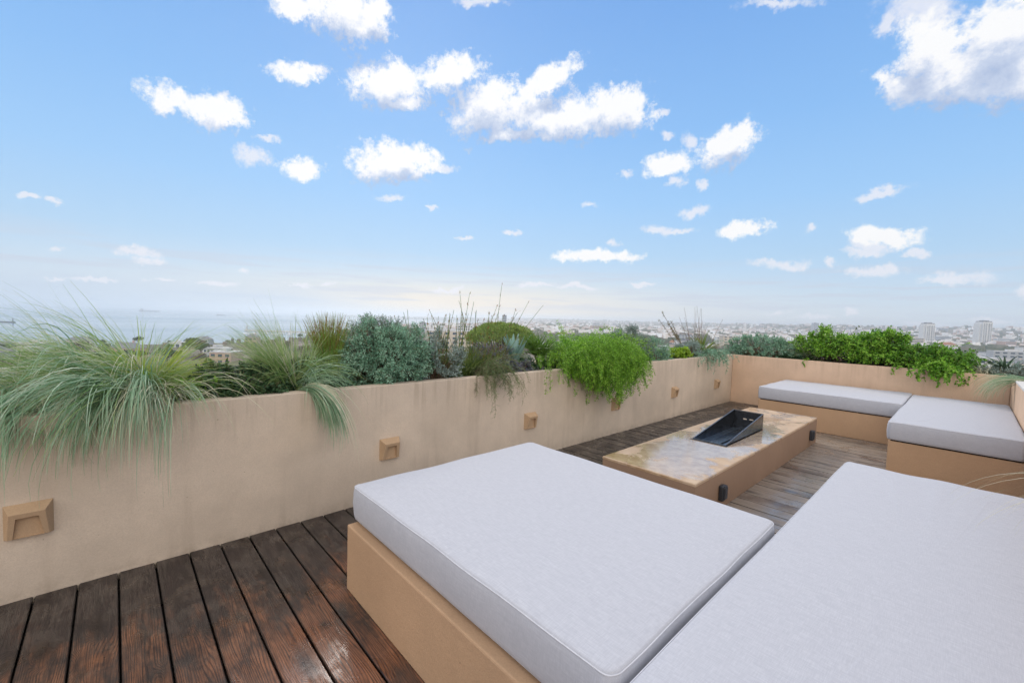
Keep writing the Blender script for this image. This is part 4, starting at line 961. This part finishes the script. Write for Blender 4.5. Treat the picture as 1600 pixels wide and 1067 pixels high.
# two tower blocks on the right
def tower(k, px, w_, top, label):
    t = empty('tower_block', (0, 0, 0), label, 'tower block', 'tower blocks'); frame(t, k, px, 0)
    h = EYE+top-t.location.z; d_ = w_*.8
    m = MB(); m.box(-w_/2, w_/2, -d_/2, d_/2, 0, h); m.box(-w_*.62, -w_/2-.01, -d_*.25, d_/2, 0, h*.94); m.build('wall', WH, t)
    m = MB(); m.box(-w_*.44, w_*.44, -d_/2+.8, d_/2-.8, h+.02, h+2.2); m.box(-w_*.26, w_*.26, -d_*.3, d_*.3, h+2.22, h+4); m.build('roof', SLATE, t)
    nf = int(h/3)
    me = {}
    def rep(nm, bx, mt, x, z):            # repeats share one mesh
        if nm not in me: o = boxo(nm[0], bx, mt, t); me[nm] = o
        else: o = me[nm].copy(); COL.objects.link(o); o.parent = t
        o.location = (x, 0, z)
    for f in range(nf-1):
        for q in (-.36, -.12, .14, .38):
            wd = w_*(.075 if abs(q) < .3 else .05)
            rep(('window', wd), (-wd, wd, -d_/2-.08, -d_/2+.05, 1.0, 2.5), WIN, w_*q, f*3)
    for f in range(1, nf-1):
        for q in (-.26, .26): rep(('balcony', 0), (-w_*.06, w_*.06, -d_/2-1.4, -d_/2-.1, -.1, .9), BALC, w_*q, f*3)
tower(1150, 1447, 23, 22, 'white tower block with balconies, left one of the pair on the right skyline')
tower(1080, 1534, 24, 30, 'broader white tower block with balconies, right one of the pair on the right skyline')
house(2300, 1272, 28, 18, 46, GY, SLATE, 'flat', 'pale grey slab block on the hazy ridge above the left creeper shoots', 'tower block', None, floors=14, name='slab_block')
# named near and middle buildings
house(520, 1588, 78, 18, 13, WH, SLATE, 'flat', 'long white low block below the right tower block', rz=4, nwin=12, floors=3)
house(640, 1478, 22, 14, 18, WH, TERRA, 'hip', 'white house between the two tower blocks', nwin=5)
house(760, 1412, 26, 14, 15, WH, FLATR, 'flat', 'white flat-roofed block in front of the left tower block', nwin=5)
house(300, 1512, 26, 14, 9, PK, TERRA, 'hip', 'rose house with terracotta roof just above the dry straw tangle', rz=-8, nwin=5)
house(240, 1585, 30, 16, 9, WH, FLATR, 'flat', 'white low building behind the arching leaves at the right edge', rz=6, nwin=7)
house(330, 1462, 18, 12, 8, CR, TERRA, 'hip', 'small cream house above the right creeper mound', rz=12, nwin=4)
house(105, 395, 24, 15, 6.2, WH, FLATR, 'flat', 'big white flat roof seen close between the two feather grasses', rz=20, nwin=6)
house(120, 30, 26, 18, 8.5, WH, FLATR, 'flat', 'white flat roof glimpsed through the leftmost grass', rz=-10, nwin=6)
house(96, 300, 20, 10, 4.0, GY, FLATR, 'flat', 'low grey flat roof right of the big grass tussock', rz=8, nwin=5)
house(420, 694, 24, 14, 10, WH, FLATR, 'flat', 'white building seen through the rusty reeds', rz=10, nwin=5)
house(260, 1075, 17, 12, 14, WH, SLATE, 'hip', 'white house with grey roof above the yellow-green succulent', nwin=4)
house(330, 978, 22, 12, 15, WH, FLATR, 'flat', 'white block seen over the cascading fern', nwin=5)
def slab(k, px, dy, w_, wallm, label):
    t = house(k, px, w_, w_*.8, 30, wallm, SLATE, 'flat', label, 'tower block', None, floors=9, nwin=3, name='slab_block')
    t.location.z = EYE-k*dy/668-31
slab(700, 660, 10, 9, GY, 'narrow blue-grey block beside the left reed stems')
slab(900, 787, -5.5, 9, GY, 'small dark grey block rising above the round green crown')
# the rest of the town
colours = [('white', WH), ('cream', CR), ('grey', GY), ('rose', PK)]; roofs = [('terracotta roof', TERRA, 'hip'), ('pale flat roof', FLATR, 'flat'), ('grey roof', SLATE, 'hip')]
def sector(px):
    return ('behind the grasses' if px < 500 else 'behind the reeds' if px < 900 else 'behind the grey-teal shrub' if px < 1080 else
            'left of the slab block' if px < 1260 else 'above the green creeper' if px < 1420 else 'near the tower blocks')
def depthw(k): return 'near' if k < 380 else 'mid-distance' if k < 900 else 'far hazy'
spots = []
tries = 0
while len(spots) < 150 and tries < 9000:
    tries += 1
    px = rng.choice([rng.uniform(-40, 520), rng.uniform(600, 1080), rng.uniform(1050, 1640), rng.uniform(1050, 1640)])
    k = math.exp(rng.uniform(math.log(230), math.log(3600)))
    th = math.degrees(math.atan2(px-800, 668)); d = k/math.cos(R(th))
    if d > shore(th)*.95 - 8: continue
    if any(abs(k-a)/k < .13 and abs(px-b) < 46*300/k+8 for a, b in spots): continue
    spots.append((k, px))
for k, px in spots:
    cn, cm = colours[rng.choice(4, p=[.55, .2, .15, .1])]; rn, rm, rk = roofs[rng.choice(3, p=[.42, .38, .2])]
    if px < 560 and rk == 'hip' and rm is TERRA: rn, rm, rk = roofs[1 + int(rng.random() < .4)]
    big = rng.random() < .32 and px > 560
    w_ = rng.uniform(22, 46) if big else rng.uniform(11, 19); h = rng.uniform(11, 19) if big else rng.uniform(5.5, 9)
    if k > 900: w_ *= 1.3; h *= 1.15
    if big: rn, rm, rk = roofs[rng.choice([1, 2], p=[.7, .3])]; rk = 'flat'; 
    if big and rm is SLATE: rn = 'flat grey roof'
    house(k, px, w_, rng.uniform(9, 15), h, cm, rm, rk, '%s %s %s with %s, %s' % (depthw(k), cn, 'block' if big else 'house', rn, sector(px)), 'building', 'town buildings below the terrace', rz=rng.uniform(-25, 25), nwin=(6 if big else 3))

# trees of the town
TREE1 = foliage('town_tree_leaves', [(.018, .038, .014), (.04, .075, .025), (.08, .12, .045)], .1, .7, .5)
TREE2 = foliage('bare_winter_crown', [(.08, .055, .045), (.15, .11, .085), (.22, .17, .13)], .1, .8, .5)
PINE = foliage('stone_pine_needles', [(.07, .12, .02), (.15, .24, .04), (.26, .35, .07), (.38, .44, .13)], .15, .6, 1)
BARK = plain('bark', (.12, .08, .055), .95, .1, 0, .3, 4)
def tree_mesh(w_, h, flat, nleaf, sz, seed):
    rg = np.random.default_rng(seed)
    nc = 16; d = rg.normal(size=(nc, 3)); d = unit(d); d[:, 2] = np.abs(d[:, 2])*flat
    C = d*np.array([w_*.36, w_*.36, h*.26])*rg.uniform(.4, 1.1, (nc, 1)); C[:, 2] += h*.66
    who = rg.integers(0, nc, nleaf); q = unit(rg.normal(size=(nleaf, 3)))
    P = C[who]+q*np.array([w_*.17, w_*.17, h*.11])*rg.uniform(.6, 1.1, (nleaf, 1))
    return leaves(P, unit(rg.normal(size=(nleaf, 3))), rg.uniform(.6, 1.3, nleaf)*sz, rg.uniform(.5, 1, nleaf)*sz), C
def make_tree(name, w_, h, mat, nleaf, sz, label, seed, flat=1.0, group=None, cat='tree'):
    t = empty(name, (0, 0, 0), label, cat, group)
    (V, F), C = tree_mesh(w_, h, flat, nleaf, sz, seed)
    mesh('crown', V, F, mat, t)
    tr = np.stack([np.zeros((1, 3)), np.array([[0, 0, h*.3]]), np.array([[.02*h, 0, h*.62]])], 1)
    limbs = np.stack([np.repeat([[0.01*h, 0, h*.42]], len(C), 0), (C+[0, 0, h*.42])/2*[1, 1, 1]-[0, 0, .02*h], C], 1)
    vt = join(tubes(tr, np.array([h*.028]), np.array([h*.018]), 8), tubes(limbs, np.full(len(C), h*.010), np.full(len(C), h*.004), 5))
    mesh('trunk', vt[0], vt[1], BARK, t, smooth=True)
    return t
def dup(root, label=None, group=None):
    r = root.copy(); COL.objects.link(r)
    if label: r['label'] = label
    if group: r['group'] = group
    for ch in list(root.children):
        c_ = ch.copy(); COL.objects.link(c_); c_.parent = r
    return r
protos = [make_tree('town_tree', 9, 9, TREE1, 900, .7, 'x', 3), make_tree('town_tree', 10, 8, TREE2, 800, .6, 'x', 4), make_tree('town_tree', 12, 8, TREE1, 900, .8, 'x', 5)]
kinds = ['dark evergreen tree', 'bare brownish winter tree', 'broad dark green tree']
used = [False]*3; cnt = 0; tries = 0; placed = []
while cnt < 120 and tries < 6000:
    tries += 1
    px = rng.choice([rng.uniform(-40, 520), rng.uniform(180, 470), rng.uniform(620, 1120), rng.uniform(1100, 1640)])
    k = math.exp(rng.uniform(math.log(160), math.log(1500)))
    th = math.degrees(math.atan2(px-800, 668)); d = k/math.cos(R(th))
    if d > shore(th)*.97: continue
    if any(abs(k-a)/k < .06 and abs(px-b) < 12*300/k+5 for a, b in spots+placed): continue
    placed.append((k, px)); i = rng.integers(0, 3); cnt += 1
    lab = '%s %s, %s' % (depthw(k), kinds[i], sector(px))
    if used[i]: o = dup(protos[i], lab, 'town trees below the terrace')
    else: o = protos[i]; used[i] = True; o['label'] = lab; o['group'] = 'town trees below the terrace'
    s_ = rng.uniform(.7, 1.25); frame(o, k, px, rng.uniform(0, 360), 1.2); o.scale = (s_, s_, s_*rng.uniform(.85, 1.1))
# stone pine whose crown reaches the terrace level
sp = empty('stone_pine', (0, 0, 0), 'round green stone pine crown rising behind the reeds and the palm', 'tree')
P_ = far(72, 784); sp.location = (P_.x, P_.y, -21.8)
nc = 420; d = rdir(nc, .9); d[:, 2] = np.abs(d[:, 2]); d = unit(d)
C_ = d*np.array([5.9, 5.9, 2.9])*rng.uniform(.86, 1.0, (nc, 1)); C_[:, 2] += 19.4
q = rdir(nc*46); P__ = np.repeat(C_, 46, 0)+q*np.array([.62, .62, .42])*rng.uniform(.4, 1, (nc*46, 1))
m2 = len(P__); vf = leaves(P__, unit(q+np.array([0, 0, .5])), U(m2, .22, .40), U(m2, .08, .14))
mesh('crown', vf[0], vf[1], PINE, sp)
k6 = C_[::6]; nb = len(k6)
limb = np.stack([np.repeat([[0, 0, 14.0]], nb, 0), k6*[.45, .45, 0]+[0, 0, 17.5], k6-[0, 0, .3]], 1)
vt = join(tubes(np.array([[[0, 0, 0], [.2, 0, 8], [0, 0, 15.]]]), np.array([.42]), np.array([.30]), 10), tubes(limb, np.full(nb, .14), np.full(nb, .05), 5))
mesh('trunk', vt[0], vt[1], BARK, sp, smooth=True)
for kk, px, s_, lab in ((250, 1078, 1.0, 'small umbrella pine silhouette left of the far corner'), (230, 1166, 1.0, 'umbrella pine silhouette just right of the far corner twigs')):
    u_ = make_tree('umbrella_pine', 10, 27, TREE1, 900, .8, lab, int(px), flat=.4); frame(u_, kk, px); u_.location.z = EYE-27*.93-7

# the far town and its gardens, too many to count: one mass of small roofs, one of tree clumps
def mass(name, n, kmin, kmax, mat, kind):
    Vs = []; Fs = []; b = 0
    for i in range(n):
        px = rng.uniform(560, 1680) if rng.random() < .9 else rng.uniform(-40, 560); k = math.exp(rng.uniform(math.log(kmin), math.log(kmax))); th = math.degrees(math.atan2(px-800, 668)); d = k/math.cos(R(th))
        z = gz(th, d)
        if z < SEA+.5: continue
        c_ = far(k, px); a = rng.uniform(0, 3.14); ca, sa = math.cos(a), math.sin(a)
        if kind == 'house': w_, e_, h = rng.uniform(7, 26), rng.uniform(7, 12), rng.uniform(5, 14)
        else: w_, e_, h = (rng.uniform(8, 34), rng.uniform(8, 20), rng.uniform(5, 12)) if k > 700 else (rng.uniform(3, 9), rng.uniform(3, 7), rng.uniform(3, 6))
        s_ = 1 if kind == 'house' else .62
        q = [(-w_/2, -e_/2), (w_/2, -e_/2), (w_/2, e_/2), (-w_/2, e_/2)]
        Vs += [(c_.x+x*ca-y*sa, c_.y+x*sa+y*ca, z-2) for x, y in q]+[(c_.x+(x*ca-y*sa)*s_, c_.y+(x*sa+y*ca)*s_, z+h) for x, y in q]
        Fs += [(b+4, b+5, b+6, b+7), (b, b+1, b+5, b+4), (b+1, b+2, b+6, b+5), (b+2, b+3, b+7, b+6), (b+3, b, b+4, b+7)]; b += 8
    tag(mesh(name, np.array(Vs), np.array(Fs), mat), kind='stuff')
FT = foliage('far_town_walls', [(.78, .78, .78), (.58, .56, .54), (.74, .71, .68), (.40, .28, .23), (.80, .80, .82), (.50, .52, .56)], 0, .9, .01, .1)
FW = foliage('far_gardens', [(.06, .08, .05), (.11, .12, .075), (.20, .155, .13)], 0, .9, .01, .1)
mass('far_town', 3600, 900, 7000, FT, 'house'); mass('far_woodland', 3400, 500, 7400, FW, 'tree')
mass('garden_scrub', 700, 200, 700, FW, 'tree')

# ships and marina
HULL = plain('ship_hull', (.10, .10, .13), .6); SUP = plain('ship_house', (.45, .44, .44), .6)
def ship(k, px, L_, label, rz=0):
    t = empty('cargo_ship', (0, 0, 0), label, 'ship', 'ships out at sea'); P_ = far(k, px); t.location = (P_.x, P_.y, SEA); t.rotation_euler = (0, 0, YAW+R(rz))
    b = L_*.14; h = L_*.045
    m = MB(); m.add([(-L_/2, -b/2, 0), (L_*.42, -b/2, 0), (L_/2, 0, 0), (L_*.42, b/2, 0), (-L_/2, b/2, 0), (-L_/2, -b/2, h), (L_*.42, -b/2, h), (L_*.53, 0, h*1.35), (L_*.42, b/2, h), (-L_/2, b/2, h)],
                    [(4, 3, 2, 1, 0), (5, 6, 7, 8, 9), (0, 1, 6, 5), (1, 2, 7, 6), (2, 3, 8, 7), (3, 4, 9, 8), (4, 0, 5, 9)]); m.build('hull', HULL, t)
    boxo('deckhouse', (-L_*.46, -L_*.34, -b*.42, b*.42, h+.05, h+L_*.09), SUP, t); boxo('funnel', (-L_*.44, -L_*.40, -b*.1, b*.1, h+L_*.091, h+L_*.12), HULL, t)
    for q in (-.2, 0, .2, .36): boxo('crane', (L_*q-L_*.006, L_*q+L_*.006, -L_*.006, L_*.006, h+.02, h+L_*.07), SUP, t)
ship(4300, 233, 185, 'long dark cargo ship on the horizon behind the tall grass tips', 4)
ship(3200, 345, 70, 'small cargo ship left of the second feather grass', -6)
bg_ = empty('mooring_barge', (0, 0, 0), 'low dark barge with a mast at the left edge of the sea', 'barge'); P_ = far(960, -8); bg_.location = (P_.x, P_.y, SEA); bg_.rotation_euler = (0, 0, YAW)
boxo('hull', (-60, 40, -4, 4, 0, 1.8), HULL, bg_); boxo('mast', (38, 39.2, -.6, .6, 1.82, 9.5), HULL, bg_); boxo('fender_post', (37.6, 39.6, -.9, .9, -3, 1.7), HULL, bg_) if False else None
q_ = empty('breakwater', (0, 0, 0), 'long pale breakwater behind the second feather grass', 'breakwater'); P_ = far(930, 440); q_.location = (P_.x, P_.y, SEA); q_.rotation_euler = (0, 0, YAW)
m = MB(); m.prism([(-5, -1), (5, -1), (3, 2.2), (-3, 2.2)], 0, -80, 90); m.build('wall', plain('pale_concrete', (.45, .43, .40), .9), q_)
boxo('beacon', (-78, -75, -1.5, 1.5, 2.3, 11), WH, q_)
BO = plain('boat_white', (.72, .72, .74), .4)
def boat():
    t = empty('sailing_boat', (0, 0, 0), 'x', 'boat', 'white boats moored in the harbour')
    L_ = 13; b = 3.6
    m = MB(); m.add([(-L_/2, -b/2, 0), (L_*.2, -b/2, 0), (L_/2, 0, .2), (L_*.2, b/2, 0), (-L_/2, b/2, 0), (-L_/2, -b/2, 1.6), (L_*.2, -b/2, 1.7), (L_*.56, 0, 2.1), (L_*.2, b/2, 1.7), (-L_/2, b/2, 1.6)],
                    [(4, 3, 2, 1, 0), (5, 6, 7, 8, 9), (0, 1, 6, 5), (1, 2, 7, 6), (2, 3, 8, 7), (3, 4, 9, 8), (4, 0, 5, 9)]); m.build('hull', BO, t)
    boxo('cabin', (-L_*.25, L_*.12, -b*.3, b*.3, 1.65, 2.7), BO, t); boxo('mast', (L_*.05, L_*.05+.3, -.15, .15, 2.71, 16), SUP, t); return t
b0 = boat(); first = True
for k, px in ((800, 384), (812, 398), (830, 414), (798, 428), (842, 440), (815, 452), (850, 466), (826, 480), (870, 405), (880, 455)):
    o = b0 if first else dup(b0); first = False
    o['label'] = 'white masted boat moored off the harbour, behind the second feather grass'
    P_ = far(k, px); o.location = (P_.x, P_.y, SEA); o.rotation_euler = (0, 0, YAW+R(rng.uniform(-40, 40)))

# ================================================================ air
hz = tag(boxo('haze', (-20600, 20600, -20600, 20600, -48, 78), UNDER), kind='stuff')
m_, t, out = newmat('haze_air')
pv = t.new('ShaderNodeVolumePrincipled'); pv.inputs['Color'].default_value = (.95, .97, 1.0, 1); pv.inputs['Density'].default_value = 2.2e-4; pv.inputs['Anisotropy'].default_value = .6
t.l.new(pv.outputs[0], out.inputs['Volume']); hz.data.materials.clear(); hz.data.materials.append(m_)
scene.cycles.volume_bounces = 1
scene.cycles.max_bounces = 8
scene.cycles.transparent_max_bounces = 8
